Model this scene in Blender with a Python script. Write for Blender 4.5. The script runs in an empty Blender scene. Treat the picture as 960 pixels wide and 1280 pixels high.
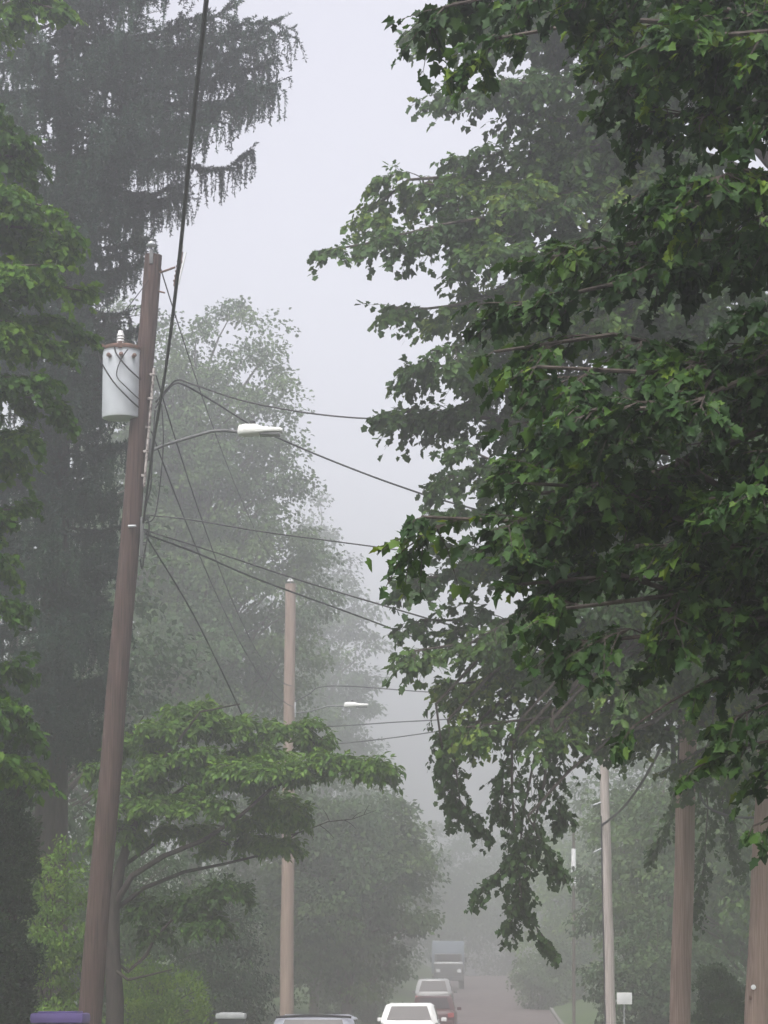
import bpy, bmesh, math, random
import numpy as np
from mathutils import Vector

R = math.radians
SEED = 7
rng = np.random.default_rng(SEED)
random.seed(SEED)
sc = bpy.context.scene
col = sc.collection

# ------------------------------------------------------------------ camera
F = 3520.0                                    # focal length in photo pixels (960 x 1280)
EYE = 1.6
PITCH = math.atan(610 / F)
cam_d = bpy.data.cameras.new('camera')
cam = bpy.data.objects.new('camera', cam_d)
col.objects.link(cam)
cam.location = (0, 0, EYE)
cam.rotation_euler = (R(90) + PITCH, 0, 0)
cam_d.sensor_fit = 'VERTICAL'
cam_d.sensor_height = 36
cam_d.lens = F / 1280 * 36
cam_d.clip_start = 0.1
cam_d.clip_end = 1500
sc.camera = cam


def P(px, py, Y):
    """world point seen at photo pixel px,py on the vertical plane Y metres ahead"""
    a = (px - 480) / F
    b = (640 - py) / F
    cp, sp = math.cos(PITCH), math.sin(PITCH)
    d = np.array([a, cp - b * sp, sp + b * cp])
    return np.array([0, 0, EYE]) + d * (Y / d[1])


# ------------------------------------------------------------------ terrain functions
def gz(Y):
    Y = np.asarray(Y, float)
    up = 3.6 * np.clip((Y - 88) / 152, 0, 1) ** 1.3
    return up - 1.2 * np.clip((Y - 250) / 100, 0, 1) ** 1.5


def kerb_r(Y):
    return 2.5 + 0.041 * np.asarray(Y, float)


def kerb_l(Y):
    return -4.3 + 0.040 * np.asarray(Y, float)


def verge_z(x, Y):
    """height of the grass beside the road"""
    d = np.maximum(kerb_l(Y) - x, x - kerb_r(Y))
    hill = np.clip((d - 1.5) / 14, 0, 1) * np.clip(np.asarray(Y, float) - 85, 0, 140) * .07
    return float(gz(Y) + 0.13 + 0.09 * np.clip(d - 0.2, 0, 5) + hill)


# ------------------------------------------------------------------ materials
def new_mat(name):
    m = bpy.data.materials.new(name)
    m.use_nodes = True
    nt = m.node_tree
    return m, nt, nt.nodes['Principled BSDF'], nt.nodes['Material Output']


def ramp(nt, stops):
    n = nt.nodes.new('ShaderNodeValToRGB')
    cr = n.color_ramp
    while len(cr.elements) < len(stops):
        cr.elements.new(0.5)
    for e, (p, c) in zip(cr.elements, stops):
        e.position = p
        e.color = (*c, 1)
    return n


def noise_mat(name, stops, scale=(1, 1, 1), nscale=6, detail=6, rough=0.8, bump=0.0, spec=0.3, metallic=0.0, distortion=0.0):
    m, nt, b, out = new_mat(name)
    tc = nt.nodes.new('ShaderNodeTexCoord')
    mp = nt.nodes.new('ShaderNodeMapping')
    mp.inputs['Scale'].default_value = scale
    nz = nt.nodes.new('ShaderNodeTexNoise')
    nz.inputs['Scale'].default_value = nscale
    nz.inputs['Detail'].default_value = detail
    nz.inputs['Distortion'].default_value = distortion
    rp = ramp(nt, stops)
    nt.links.new(tc.outputs['Object'], mp.inputs['Vector'])
    nt.links.new(mp.outputs['Vector'], nz.inputs['Vector'])
    nt.links.new(nz.outputs['Fac'], rp.inputs['Fac'])
    nt.links.new(rp.outputs['Color'], b.inputs['Base Color'])
    b.inputs['Roughness'].default_value = rough
    b.inputs['Specular IOR Level'].default_value = spec
    b.inputs['Metallic'].default_value = metallic
    if bump:
        bp = nt.nodes.new('ShaderNodeBump')
        bp.inputs['Strength'].default_value = bump
        bp.inputs['Distance'].default_value = 0.02
        nt.links.new(nz.outputs['Fac'], bp.inputs['Height'])
        nt.links.new(bp.outputs['Normal'], b.inputs['Normal'])
    return m


def leaf_mat(name, stops, rough=0.55, trans=0.3, spec=0.2):
    m, nt, b, out = new_mat(name)
    at = nt.nodes.new('ShaderNodeAttribute')
    at.attribute_name = 'tint'
    rp = ramp(nt, stops)
    nt.links.new(at.outputs['Fac'], rp.inputs['Fac'])
    nt.links.new(rp.outputs['Color'], b.inputs['Base Color'])
    b.inputs['Roughness'].default_value = rough
    b.inputs['Specular IOR Level'].default_value = spec
    tr = nt.nodes.new('ShaderNodeBsdfTranslucent')
    hs = nt.nodes.new('ShaderNodeHueSaturation')
    hs.inputs['Hue'].default_value = 0.48
    hs.inputs['Saturation'].default_value = 1.15
    hs.inputs['Value'].default_value = 1.3
    nt.links.new(rp.outputs['Color'], hs.inputs['Color'])
    nt.links.new(hs.outputs['Color'], tr.inputs['Color'])
    mx = nt.nodes.new('ShaderNodeMixShader')
    mx.inputs['Fac'].default_value = trans
    nt.links.new(b.outputs['BSDF'], mx.inputs[1])
    nt.links.new(tr.outputs['BSDF'], mx.inputs[2])
    nt.links.new(mx.outputs['Shader'], out.inputs['Surface'])
    return m


M = {}
M['maple_leaf'] = leaf_mat('maple_leaf', [(0.0, (.012, .030, .009)), (.45, (.024, .060, .014)), (.8, (.050, .105, .018)), (.97, (.085, .150, .018)), (1.0, (.11, .17, .02))])
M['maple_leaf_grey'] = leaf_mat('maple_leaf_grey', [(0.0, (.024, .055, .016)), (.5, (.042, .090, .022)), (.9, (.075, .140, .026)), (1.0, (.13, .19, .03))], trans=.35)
M['bright_leaf'] = leaf_mat('bright_leaf', [(0.0, (.024, .066, .009)), (.5, (.050, .125, .014)), (1.0, (.105, .20, .018))], trans=.42)
M['dogwood_leaf'] = leaf_mat('dogwood_leaf', [(0.0, (.028, .072, .012)), (.5, (.070, .155, .020)), (1.0, (.125, .225, .024))], trans=.3)
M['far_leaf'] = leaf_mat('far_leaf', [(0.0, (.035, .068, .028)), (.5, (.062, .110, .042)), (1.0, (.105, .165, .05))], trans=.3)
M['shrub_leaf'] = leaf_mat('shrub_leaf', [(0.0, (.06, .13, .020)), (.5, (.11, .21, .028)), (1.0, (.18, .28, .035))], trans=.4)
M['dark_leaf'] = leaf_mat('dark_leaf', [(0.0, (.017, .036, .018)), (.6, (.030, .060, .026)), (1.0, (.05, .09, .035))], trans=.15)
M['needle'] = leaf_mat('needle', [(0.0, (.011, .028, .020)), (.6, (.022, .052, .034)), (1.0, (.044, .086, .048))], trans=.12, rough=.6)
M['bark'] = noise_mat('bark', [(.3, (.028, .022, .020)), (.7, (.085, .070, .060))], (6, 6, 1.2), 4, 8, .9, .6)
M['dark_bark'] = noise_mat('dark_bark', [(.3, (.018, .013, .012)), (.7, (.052, .040, .036))], (6, 6, 1.2), 4, 8, .9, .6)
M['grey_bark'] = noise_mat('grey_bark', [(.3, (.05, .042, .036)), (.7, (.12, .10, .085))], (6, 6, 1.2), 4, 8, .9, .5)
M['pole_brown'] = noise_mat('pole_brown', [(.34, (.015, .009, .008)), (.46, (.054, .031, .027)), (.60, (.074, .045, .039)), (.75, (.13, .088, .077))], (20, 20, .4), 3, 9, .85, .6, .25)
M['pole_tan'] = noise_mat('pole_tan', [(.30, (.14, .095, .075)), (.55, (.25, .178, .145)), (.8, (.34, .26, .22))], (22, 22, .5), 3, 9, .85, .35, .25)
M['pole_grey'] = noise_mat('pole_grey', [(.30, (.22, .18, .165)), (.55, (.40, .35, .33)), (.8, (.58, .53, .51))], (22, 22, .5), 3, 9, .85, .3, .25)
M['flaky'] = noise_mat('flaky_grey_paint', [(.42, (.09, .075, .07)), (.52, (.30, .27, .26)), (.8, (.42, .39, .38))], (3, 3, 3), 5, 8, .9, .1, .2)
M['galv'] = noise_mat('galvanised_steel', [(.35, (.30, .31, .33)), (.7, (.44, .455, .48))], (1, 1, 1), 5, 6, .5, .05, .5, .25)
M['dull_steel'] = noise_mat('dull_steel', [(.35, (.075, .078, .08)), (.7, (.12, .122, .125))], (1, 1, 1), 5, 6, .6, .05, .5, .1)
M['paint_grey'] = noise_mat('transformer_paint', [(.3, (.45, .47, .51)), (.7, (.54, .56, .60))], (1, 1, .6), 3.5, 8, .62, .03, .3)
M['rust'] = noise_mat('rusty_steel', [(.3, (.06, .035, .028)), (.7, (.16, .085, .06))], (1, 1, 1), 14, 6, .8, .2)
M['porcelain'] = noise_mat('glazed_porcelain', [(.3, (.55, .55, .56)), (.7, (.66, .66, .67))], (1, 1, 1), 3, 2, .25, 0, .5)
M['brown_porcelain'] = noise_mat('brown_porcelain', [(.3, (.10, .055, .04)), (.7, (.16, .09, .07))], (1, 1, 1), 3, 2, .3, 0, .5)
M['rubber'] = noise_mat('black_rubber', [(.3, (.010, .010, .011)), (.7, (.020, .020, .021))], (1, 1, 1), 9, 3, .6, 0, .3)
M['wire'] = noise_mat('weathered_cable', [(.3, (.014, .014, .016)), (.7, (.035, .035, .038))], (1, 1, 1), 20, 3, .6, 0, .3)
M['lamp_white'] = noise_mat('lamp_housing_paint', [(.3, (.62, .62, .60)), (.7, (.74, .74, .72))], (1, 1, 1), 6, 4, .4, 0, .5)
M['lens'] = noise_mat('lamp_lens', [(.3, (.12, .125, .125)), (.7, (.17, .175, .175))], (1, 1, 1), 6, 4, .2, 0, .5)
M['glass'] = noise_mat('tinted_car_glass', [(.3, (.030, .024, .026)), (.7, (.055, .045, .048))], (1, 1, 1), 2, 3, .12, 0, .25)
M['purple'] = noise_mat('purple_plastic', [(.3, (.085, .055, .20)), (.7, (.12, .080, .27))], (1, 1, 1), 4, 4, .5, .02, .4)
M['dark_purple'] = noise_mat('dark_purple_plastic', [(.3, (.03, .022, .06)), (.7, (.05, .035, .09))], (1, 1, 1), 4, 4, .55, .02, .4)
M['grey_plastic'] = noise_mat('pale_grey_plastic', [(.3, (.42, .43, .43)), (.7, (.52, .53, .53))], (1, 1, 1), 4, 4, .55, .02, .4)
M['dark_plastic'] = noise_mat('dark_grey_plastic', [(.3, (.05, .055, .055)), (.7, (.08, .085, .085))], (1, 1, 1), 4, 4, .55, .02, .4)
M['red_lens'] = noise_mat('red_tail_lens', [(.3, (.30, .02, .02)), (.7, (.40, .03, .03))], (1, 1, 1), 4, 2, .2, 0, .5)
M['chrome'] = noise_mat('bright_trim', [(.3, (.55, .56, .58)), (.7, (.62, .63, .65))], (1, 1, 1), 4, 2, .25, 0, .5, .8)
M['sign_white'] = noise_mat('sign_board', [(.3, (.66, .66, .67)), (.7, (.76, .76, .77))], (1, 1, 1), 5, 4, .5, 0, .4)


def paint(name, c):
    k = 1.12
    return noise_mat(name, [(.3, c), (.7, tuple(min(v * k, .9) for v in c))], (1, 1, 1), 2.5, 4, .3, 0, .5)


# ------------------------------------------------------------------ object helpers
def link_mesh(name, me, mat, parent=None):
    o = bpy.data.objects.new(name, me)
    col.objects.link(o)
    if mat is not None:
        me.materials.append(mat)
    if parent is not None:
        o.parent = parent
        o.matrix_parent_inverse.identity()
    return o


def obj(name, bm, mat, parent=None, smooth=True):
    """bmesh -> object; world coordinates are converted to the parent's local ones"""
    me = bpy.data.meshes.new(name)
    bmesh.ops.recalc_face_normals(bm, faces=bm.faces)
    if parent is not None:
        off = Vector((0, 0, 0))
        p = parent
        while p is not None:
            off += p.location
            p = p.parent
        bmesh.ops.translate(bm, vec=-off, verts=bm.verts)
    bm.to_mesh(me)
    bm.free()
    if smooth:
        me.polygons.foreach_set('use_smooth', np.ones(len(me.polygons), bool))
        me.set_sharp_from_angle(angle=R(38))
    return link_mesh(name, me, mat, parent)


def tag(o, label=None, cat=None, group=None, kind=None):
    if label:
        o['label'] = label
    if cat:
        o['category'] = cat
    if group:
        o['group'] = group
    if kind:
        o['kind'] = kind
    return o


def thing(name, loc, label, cat, group=None):
    o = bpy.data.objects.new(name, None)
    o.empty_display_size = 0.3
    col.objects.link(o)
    o.location = tuple(float(v) for v in loc)
    return tag(o, label, cat, group)


def copy_thing(root, loc, label, group=None):
    r = root.copy()
    col.objects.link(r)
    r.location = tuple(float(v) for v in loc)
    r['label'] = label
    if group:
        r['group'] = group
    for ch in list(root.children):
        c = ch.copy()
        col.objects.link(c)
        c.parent = r
        for g in list(ch.children):
            d = g.copy()
            col.objects.link(d)
            d.parent = c
    return r


def tube(bm, pts, radii, sides=8, caps=True):
    pts = [Vector(tuple(map(float, p))) for p in pts]
    n = len(pts)
    if not hasattr(radii, '__len__'):
        radii = [radii] * n
    rings = []
    ref = None
    for i, p in enumerate(pts):
        t = (pts[min(i + 1, n - 1)] - pts[max(i - 1, 0)]).normalized()
        if ref is None:
            ref = Vector((1, 0, 0)) if abs(t.x) < .8 else Vector((0, 1, 0))
        a = (ref - t * ref.dot(t)).normalized()
        b = t.cross(a)
        ref = a
        rings.append([bm.verts.new(p + (a * math.cos(2 * math.pi * k / sides) + b * math.sin(2 * math.pi * k / sides)) * radii[i]) for k in range(sides)])
    for i in range(n - 1):
        for k in range(sides):
            k2 = (k + 1) % sides
            bm.faces.new((rings[i][k], rings[i][k2], rings[i + 1][k2], rings[i + 1][k]))
    if caps and sides > 2:
        bm.faces.new(rings[0][::-1])
        bm.faces.new(rings[-1])


def lathe(bm, base, prof, sides=20, axis=(0, 0, 1)):
    """profile of (radius, height) turned round an axis through base"""
    base = Vector(tuple(map(float, base)))
    ax = Vector(axis).normalized()
    a = ax.orthogonal().normalized()
    b = ax.cross(a)
    rings = []
    for r, h in prof:
        c = base + ax * h
        rings.append([bm.verts.new(c + (a * math.cos(2 * math.pi * k / sides) + b * math.sin(2 * math.pi * k / sides)) * max(r, .0005)) for k in range(sides)])
    for i in range(len(rings) - 1):
        for k in range(sides):
            k2 = (k + 1) % sides
            bm.faces.new((rings[i][k], rings[i][k2], rings[i + 1][k2], rings[i + 1][k]))
    bm.faces.new(rings[0][::-1])
    bm.faces.new(rings[-1])


def box(bm, c, s, rot=None, bevel=0.0, taper=1.0):
    """box centred at c with size s; the bottom face is scaled by taper"""
    vs = []
    for z in (-1, 1):
        for x, y in ((-1, -1), (1, -1), (1, 1), (-1, 1)):
            k = taper if z < 0 else 1
            v = Vector((x * s[0] / 2 * k, y * s[1] / 2 * k, z * s[2] / 2))
            if rot is not None:
                v.rotate(rot)
            vs.append(bm.verts.new(v + Vector(tuple(map(float, c)))))
    fs = [(0, 3, 2, 1), (4, 5, 6, 7), (0, 1, 5, 4), (1, 2, 6, 5), (2, 3, 7, 6), (3, 0, 4, 7)]
    faces = [bm.faces.new([vs[i] for i in f]) for f in fs]
    if bevel:
        es = set()
        for f in faces:
            es.update(f.edges)
        bmesh.ops.bevel(bm, geom=list(es), offset=bevel, segments=2, profile=.6, affect='EDGES')


# ------------------------------------------------------------------ leaves
def nrm(a):
    return a / np.maximum(np.linalg.norm(a, axis=-1, keepdims=True), 1e-9)


_half = [(-.06, .22), (.06, .44), (.26, .33), (.50, .54), (.57, .29), (.75, .20)]
MAPLE_UV = [(0, 0), (1, 0)] + _half + [(u, -v) for u, v in _half]
MAPLE_F = [[0, 2, 3, 4, 5, 6, 7, 1], [0, 1, 13, 12, 11, 10, 9, 8]]
MID_UV = [(0, 0), (1, 0), (.06, .40), (.34, .30), (.55, .46), (.06, -.40), (.34, -.30), (.55, -.46)]
MID_F = [[0, 2, 3, 4, 1], [0, 1, 7, 6, 5]]
OVAL_UV = [(0, 0), (1, 0), (.28, .24), (.65, .22), (.28, -.24), (.65, -.22)]
OVAL_F = [[0, 2, 3, 1], [0, 1, 5, 4]]
DIA_UV = [(0, 0), (.45, .36), (1, 0), (.45, -.36)]
DIA_F = [[0, 1, 2, 3]]
NEED_UV = [(0, 0), (.45, .17), (1, 0), (.45, -.17)]
NEED_F = [[0, 1, 2, 3]]
TEMPL = {'maple': (MAPLE_UV, MAPLE_F), 'mid': (MID_UV, MID_F), 'oval': (OVAL_UV, OVAL_F), 'dia': (DIA_UV, DIA_F), 'needle': (NEED_UV, NEED_F)}


class Leaves:
    def __init__(self):
        self.p, self.d, self.n, self.s, self.t = [], [], [], [], []

    def add(self, p, d, n, s, t):
        self.p.append(p), self.d.append(d), self.n.append(n), self.s.append(s), self.t.append(t)

    def build(self, name, kind, mat, parent, fold=.25):
        p = np.concatenate(self.p)
        d = nrm(np.concatenate(self.d))
        n = np.concatenate(self.n)
        s = np.concatenate(self.s)
        t = np.concatenate(self.t)
        n = nrm(n - d * (n * d).sum(1, keepdims=True))
        sd = np.cross(n, d)
        uv, fs = TEMPL[kind]
        uv = np.array(uv)
        N, K = len(p), len(uv)
        w = fold * np.abs(uv[:, 1]) - .18 * uv[:, 0] ** 2
        curl = np.random.default_rng(N).uniform(-.3, 2.6, N)
        co = p[:, None] + s[:, None, None] * (uv[None, :, 0, None] * d[:, None] + uv[None, :, 1, None] * sd[:, None] + (w[None, :] * curl[:, None])[..., None] * n[:, None])
        off = np.zeros(3)
        q = parent
        while q is not None:
            off += np.array(q.location)
            q = q.parent
        co = (co - off).reshape(-1, 3).astype(np.float32)
        flat = np.array([i for f in fs for i in f], np.int32)
        lens = [len(f) for f in fs]
        starts1 = np.cumsum([0] + lens[:-1])
        me = bpy.data.meshes.new(name)
        me.vertices.add(N * K)
        me.vertices.foreach_set('co', co.ravel())
        me.loops.add(N * len(flat))
        me.loops.foreach_set('vertex_index', (np.arange(N, dtype=np.int32)[:, None] * K + flat[None]).ravel())
        me.polygons.add(N * len(fs))
        me.polygons.foreach_set('loop_start', (np.arange(N, dtype=np.int32)[:, None] * len(flat) + starts1[None].astype(np.int32)).ravel())
        me.update(calc_edges=True)
        a = me.attributes.new('tint', 'FLOAT', 'FACE')
        a.data.foreach_set('value', np.repeat(np.clip(t, 0, 1), len(fs)).astype(np.float32))
        return link_mesh(name, me, mat, parent)


UP = np.array([0, 0, 1.0])


def curve(a, b, sag=0.0, n=8, wob=0.0):
    """polyline from a to b bowed by sag (up positive), with a little wander"""
    t = np.linspace(0, 1, n)[:, None]
    a, b = np.asarray(a, float), np.asarray(b, float)
    L = np.linalg.norm(b - a)
    pts = a * (1 - t) + b * t + UP * (4 * t * (1 - t)) * sag
    if wob:
        w = rng.normal(0, wob * L, (n, 3))
        w[0] = 0
        w[-1] = 0
        w = (w + np.roll(w, 1, 0)) / 2
        w[0] = 0
        pts = pts + w
    return pts


def at_curve(pts, t):
    t = np.asarray(t) * (len(pts) - 1)
    i = np.clip(t.astype(int), 0, len(pts) - 2)
    f = (t - i)[:, None]
    return pts[i] * (1 - f) + pts[i + 1] * f, nrm(pts[i + 1] - pts[i])


def spray(lv, bm, axis, n_tw, tw_len, n_leaf, size, flat=.25, droop=.25, t0=.1, tint=(.5, .22), twig_r=0.0, hang=.45):
    """leafy twigs to both sides of an axis"""
    t = rng.uniform(t0, 1, n_tw) ** .8
    t[: max(1, n_tw // 8)] = 1.0
    base, tan = at_curve(axis, t)
    side = nrm(np.cross(tan, UP) + 1e-4)
    sgn = rng.choice([-1, 1], n_tw)[:, None]
    dirn = nrm(tan * rng.uniform(.3, 1.1, (n_tw, 1)) + side * sgn * rng.uniform(.2, 1.0, (n_tw, 1)) + UP * rng.normal(0, flat, (n_tw, 1)))
    ln = tw_len * rng.uniform(.45, 1.1, n_tw) * (1.15 - .45 * t)
    dr = droop * rng.uniform(.3, 1.4, n_tw)
    if bm is not None and twig_r > 0:
        for i in range(n_tw):
            q = [base[i] + dirn[i] * ln[i] * f - UP * dr[i] * ln[i] * f * f for f in (0, .5, .95)]
            tube(bm, q, [twig_r, twig_r * .75, twig_r * .4], 3, False)
    f = rng.uniform(.15, 1.02, (n_tw, n_leaf))
    p = base[:, None] + dirn[:, None] * (ln[:, None] * f)[..., None] - UP * (dr[:, None] * ln[:, None] * f * f)[..., None]
    lat = nrm(np.cross(dirn, UP) + 1e-4)[:, None] * rng.choice([-1, 1], (n_tw, n_leaf))[..., None]
    d = dirn[:, None] * rng.uniform(.2, 1, (n_tw, n_leaf, 1)) + lat * rng.uniform(.1, 1, (n_tw, n_leaf, 1)) - UP * rng.uniform(0, 2 * hang, (n_tw, n_leaf, 1)) + rng.normal(0, .2, (n_tw, n_leaf, 3))
    d = nrm(d)
    s = size * rng.uniform(.45, 1.3, (n_tw, n_leaf))
    p = p + d * (s * rng.uniform(.15, .5, s.shape))[..., None]
    nn = UP + rng.normal(0, .42, (n_tw, n_leaf, 3)) + dirn[:, None] * .3
    tt = np.clip(rng.normal(tint[0], tint[1] * .7, (n_tw, 1)) + rng.normal(0, tint[1] * .7, (n_tw, n_leaf)), 0, 1)
    lv.add(p.reshape(-1, 3), d.reshape(-1, 3), nn.reshape(-1, 3), s.ravel(), tt.ravel())


def bough(lv, bm, a, b, sag, r0, n_sub, sub_len, sp, t0=.35, wob=.03, sub_r=.35, sides=6):
    """a limb from a to b with side boughs, each carrying leafy twigs"""
    ax = curve(a, b, sag, 10, wob)
    sp = {**sp, 'tint': (float(np.clip(sp['tint'][0] + rng.normal(0, .16), .1, .85)), sp['tint'][1])}
    tube(bm, ax, list(np.linspace(r0, max(r0 * .18, .004), len(ax))), sides, False)
    k = np.linspace(t0, .96, n_sub)
    k = np.clip(k + rng.uniform(-.04, .04, n_sub), .05, .98)
    bs, tn = at_curve(ax, k)
    sd = nrm(np.cross(tn, UP) + 1e-4)
    for i in range(n_sub):
        sg = 1 if i % 2 else -1
        dv = nrm(tn[i] * rng.uniform(.5, 1.0) + sd[i] * sg * rng.uniform(.35, .95) + UP * rng.normal(.05, .22))
        L = sub_len * rng.uniform(.6, 1.15) * (1.25 - .8 * k[i])
        e = bs[i] + dv * L
        sax = curve(bs[i], e, rng.uniform(.0, .12) * L, 6, .04)
        sax[:, 2] -= np.linspace(0, 1, 6) ** 2 * L * rng.uniform(.05, .3)
        rr = r0 * (1 - .8 * k[i]) * sub_r
        tube(bm, sax, list(np.linspace(rr, max(rr * .3, .003), 6)), 4, False)
        spray(lv, bm, sax, **sp)
    spray(lv, bm, ax[5:], **{**sp, 'n_tw': int(sp['n_tw'] * 1.3)})


# ------------------------------------------------------------------ ground, road, kerbs
def sheet(name, edges, Ys, zf, mat):
    """grid between lateral lines given as functions of Y"""
    bm = bmesh.new()
    rows = []
    for Y in Ys:
        rows.append([bm.verts.new((float(e(Y)), float(Y), float(zf(float(e(Y)), Y)))) for e in edges])
    for i in range(len(rows) - 1):
        for k in range(len(edges) - 1):
            bm.faces.new((rows[i][k], rows[i][k + 1], rows[i + 1][k + 1], rows[i + 1][k]))
    o = obj(name, bm, mat)
    tag(o, kind='structure')
    return o


Ys = list(np.arange(-34, 392, 6.0))
asphalt = noise_mat('asphalt', [(.3, (.085, .066, .061)), (.55, (.120, .097, .091)), (.8, (.155, .128, .120))], (1, .35, 1), 1.6, 10, .75, .05, .4)
grass = noise_mat('grass_ground', [(.3, (.035, .060, .020)), (.55, (.055, .090, .028)), (.8, (.09, .115, .045))], (1, 1, 1), 1.2, 10, .95, .3)
concrete = noise_mat('kerb_concrete', [(.3, (.13, .125, .12)), (.7, (.21, .20, .19))], (1, 1, 1), 3, 8, .9, .1)


def ground_z(x, Y):
    l, r = float(kerb_l(Y)), float(kerb_r(Y))
    if l - .05 < x < r + .05:
        return float(gz(Y)) - .05
    return verge_z(x, Y)


gl = [lambda Y: -140 + 0 * Y, lambda Y: -60, lambda Y: -25, lambda Y: kerb_l(Y) - 8, lambda Y: kerb_l(Y) - 3, lambda Y: kerb_l(Y) - .16, lambda Y: kerb_l(Y) - .02]
gr = [lambda Y: kerb_r(Y) + .02, lambda Y: kerb_r(Y) + .16, lambda Y: kerb_r(Y) + 3, lambda Y: kerb_r(Y) + 8, lambda Y: 35 + .03 * Y, lambda Y: 75, lambda Y: 140]
sheet('ground', gl + gr, Ys, ground_z, grass)
sheet('road', [lambda Y: kerb_l(Y), lambda Y: (kerb_l(Y) + kerb_r(Y)) / 2, lambda Y: kerb_r(Y)], Ys, lambda x, Y: float(gz(Y)) + .0 + .04 * (1 - abs(x - float(kerb_l(Y) + kerb_r(Y)) / 2) / 3.2), asphalt)
for kf, s in ((kerb_l, -1), (kerb_r, 1)):
    bm = bmesh.new()
    prof = [(0, -.03), (0.01, .115), (.03, .135), (.15, .135), (.15, -.03)]
    rows = []
    for Y in Ys:
        rows.append([bm.verts.new((float(kf(Y)) + s * u, Y, float(gz(Y)) + v)) for u, v in prof])
    for i in range(len(rows) - 1):
        for k in range(len(prof) - 1):
            bm.faces.new((rows[i][k], rows[i][k + 1], rows[i + 1][k + 1], rows[i + 1][k]))
    tag(obj('kerb', bm, concrete), kind='structure')

# ------------------------------------------------------------------ utility poles
def line_to_ground(p_top, p_low):
    """extend the pole axis down to the grass"""
    d = p_low - p_top
    Y = p_low[1]
    k = 1.0
    for _ in range(30):
        q = p_top + d * k
        k += (q[2] - (verge_z(q[0], Y) - .1)) / -d[2] * .9
    return p_top + d * k


def shaft_bm(base, top, r0, r1, n=14):
    bm = bmesh.new()
    pts = [base * (1 - t) + top * t for t in np.linspace(0, 1, n)]
    pts = [p + np.array([math.sin(i * 1.7) * .008, 0, 0]) for i, p in enumerate(pts)]
    tube(bm, pts, list(np.linspace(r0, r1, n)), 20)
    return bm


def street_lamp(root, axis_pt, arm_pts, head0, length):
    """mast arm and cobra-type head; the head runs along +x from head0"""
    bm = bmesh.new()
    tube(bm, arm_pts, .026, 10)
    box(bm, axis_pt, (.10, .10, .34), bevel=.01)
    obj('lamp_arm', bm, M['dull_steel'], root)
    h0 = np.asarray(head0)
    bm = bmesh.new()
    secs = [(.0, .05, .05), (.03, .085, .105), (.16, .14, .12), (.42, .15, .115), (.50, .145, .085), (.60, .15, .065), (.93, .13, .055), (1.0, .09, .04)]
    rings = []
    for u, w, h in secs:
        c = h0 + np.array([u * length, 0, .012 * u])
        ring = []
        for k in range(16):
            a = 2 * math.pi * k / 16
            ca, sa = math.cos(a), math.sin(a)
            ring.append(bm.verts.new((c[0], c[1] + w * math.copysign(abs(ca) ** .6, ca), c[2] + h * math.copysign(abs(sa) ** .7, sa) * (1 if sa > 0 else .55))))
        rings.append(ring)
    for i in range(len(rings) - 1):
        for k in range(16):
            bm.faces.new((rings[i][k], rings[i][(k + 1) % 16], rings[i + 1][(k + 1) % 16], rings[i + 1][k]))
    bm.faces.new(rings[0][::-1])
    bm.faces.new(rings[-1])
    head = obj('lamp_head', bm, M['lamp_white'], root)
    bm = bmesh.new()
    box(bm, h0 + np.array([.72 * length, 0, -.040]), (.46 * length, .22, .04), bevel=.012)
    obj('lens', bm, M['lens'], head)
    bm = bmesh.new()
    lathe(bm, h0 + np.array([.33 * length, 0, .095]), [(.045, 0), (.05, .01), (.05, .06), (.035, .085), (.01, .09)], 14)
    obj('photocell', bm, M['rubber'], head)


Y1 = 43.0
p1_top, p1_low = P(192, 319, Y1), P(112, 1270, Y1)
p1_base = line_to_ground(p1_top, p1_low)
pole1 = thing('utility_pole', p1_base, 'leaning brown wooden utility pole carrying a grey transformer can and a street lamp', 'utility pole')
obj('shaft', shaft_bm(p1_base, p1_top, .185, .135), M['pole_brown'], pole1)


def on1(py, dx=0.0, dy=0.0):
    """point on pole 1's axis at picture height py, shifted sideways"""
    t = (py - 319) / (1270 - 319)
    p = P(192 + (112 - 192) * t, py, Y1)
    return p + np.array([dx, dy, 0])


# transformer can with lid, bushing, leads
tc = P(151, 524, Y1 - .05)
bm = bmesh.new()
lathe(bm, tc, [(.20, .0), (.285, .012), (.295, .03), (.295, 1.06), (.300, 1.065), (.300, 1.10), (.285, 1.115)], 32)
tf = obj('transformer', bm, M['paint_grey'], pole1)
bm = bmesh.new()
lathe(bm, tc + UP * 1.112, [(.315, -.028), (.322, 0), (.315, .02), (.24, .055), (.12, .075), (.01, .08)], 32)
box(bm, tc + np.array([.0, -.31, 1.12]), (.06, .04, .10), bevel=.006)
box(bm, tc + np.array([-.29, -.10, 1.12]), (.05, .06, .10), bevel=.006)
obj('lid', bm, M['rust'], tf)
bm = bmesh.new()
lathe(bm, tc + np.array([-.02, -.05, 1.17]), [(.045, 0), (.07, .015), (.05, .04), (.068, .06), (.05, .085), (.066, .105), (.05, .13), (.062, .15), (.045, .19), (.04, .23), (.02, .24)], 16)
obj('bushing', bm, M['porcelain'], tf)
for bx in (-.16, .02, .20):
    bm = bmesh.new()
    ang = math.asin(max(-1, min(1, bx / .295)))
    yb = -.295 * math.cos(ang)
    lathe(bm, tc + np.array([bx, yb, .95]), [(.02, 0), (.035, .02), (.03, .05), (.035, .07), (.015, .09)], 12, axis=(bx * 2, -1, .15))
    obj('terminal', bm, M['brown_porcelain'], tf)
bm = bmesh.new()
box(bm, (tc + on1(470)) / 2 + np.array([.02, .02, .05]), (.36, .09, .10), bevel=.01)
box(bm, (tc + on1(520)) / 2 + np.array([.02, .02, .15]), (.36, .09, .10), bevel=.01)
obj('hanger_bracket', bm, M['galv'], tf)


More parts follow.
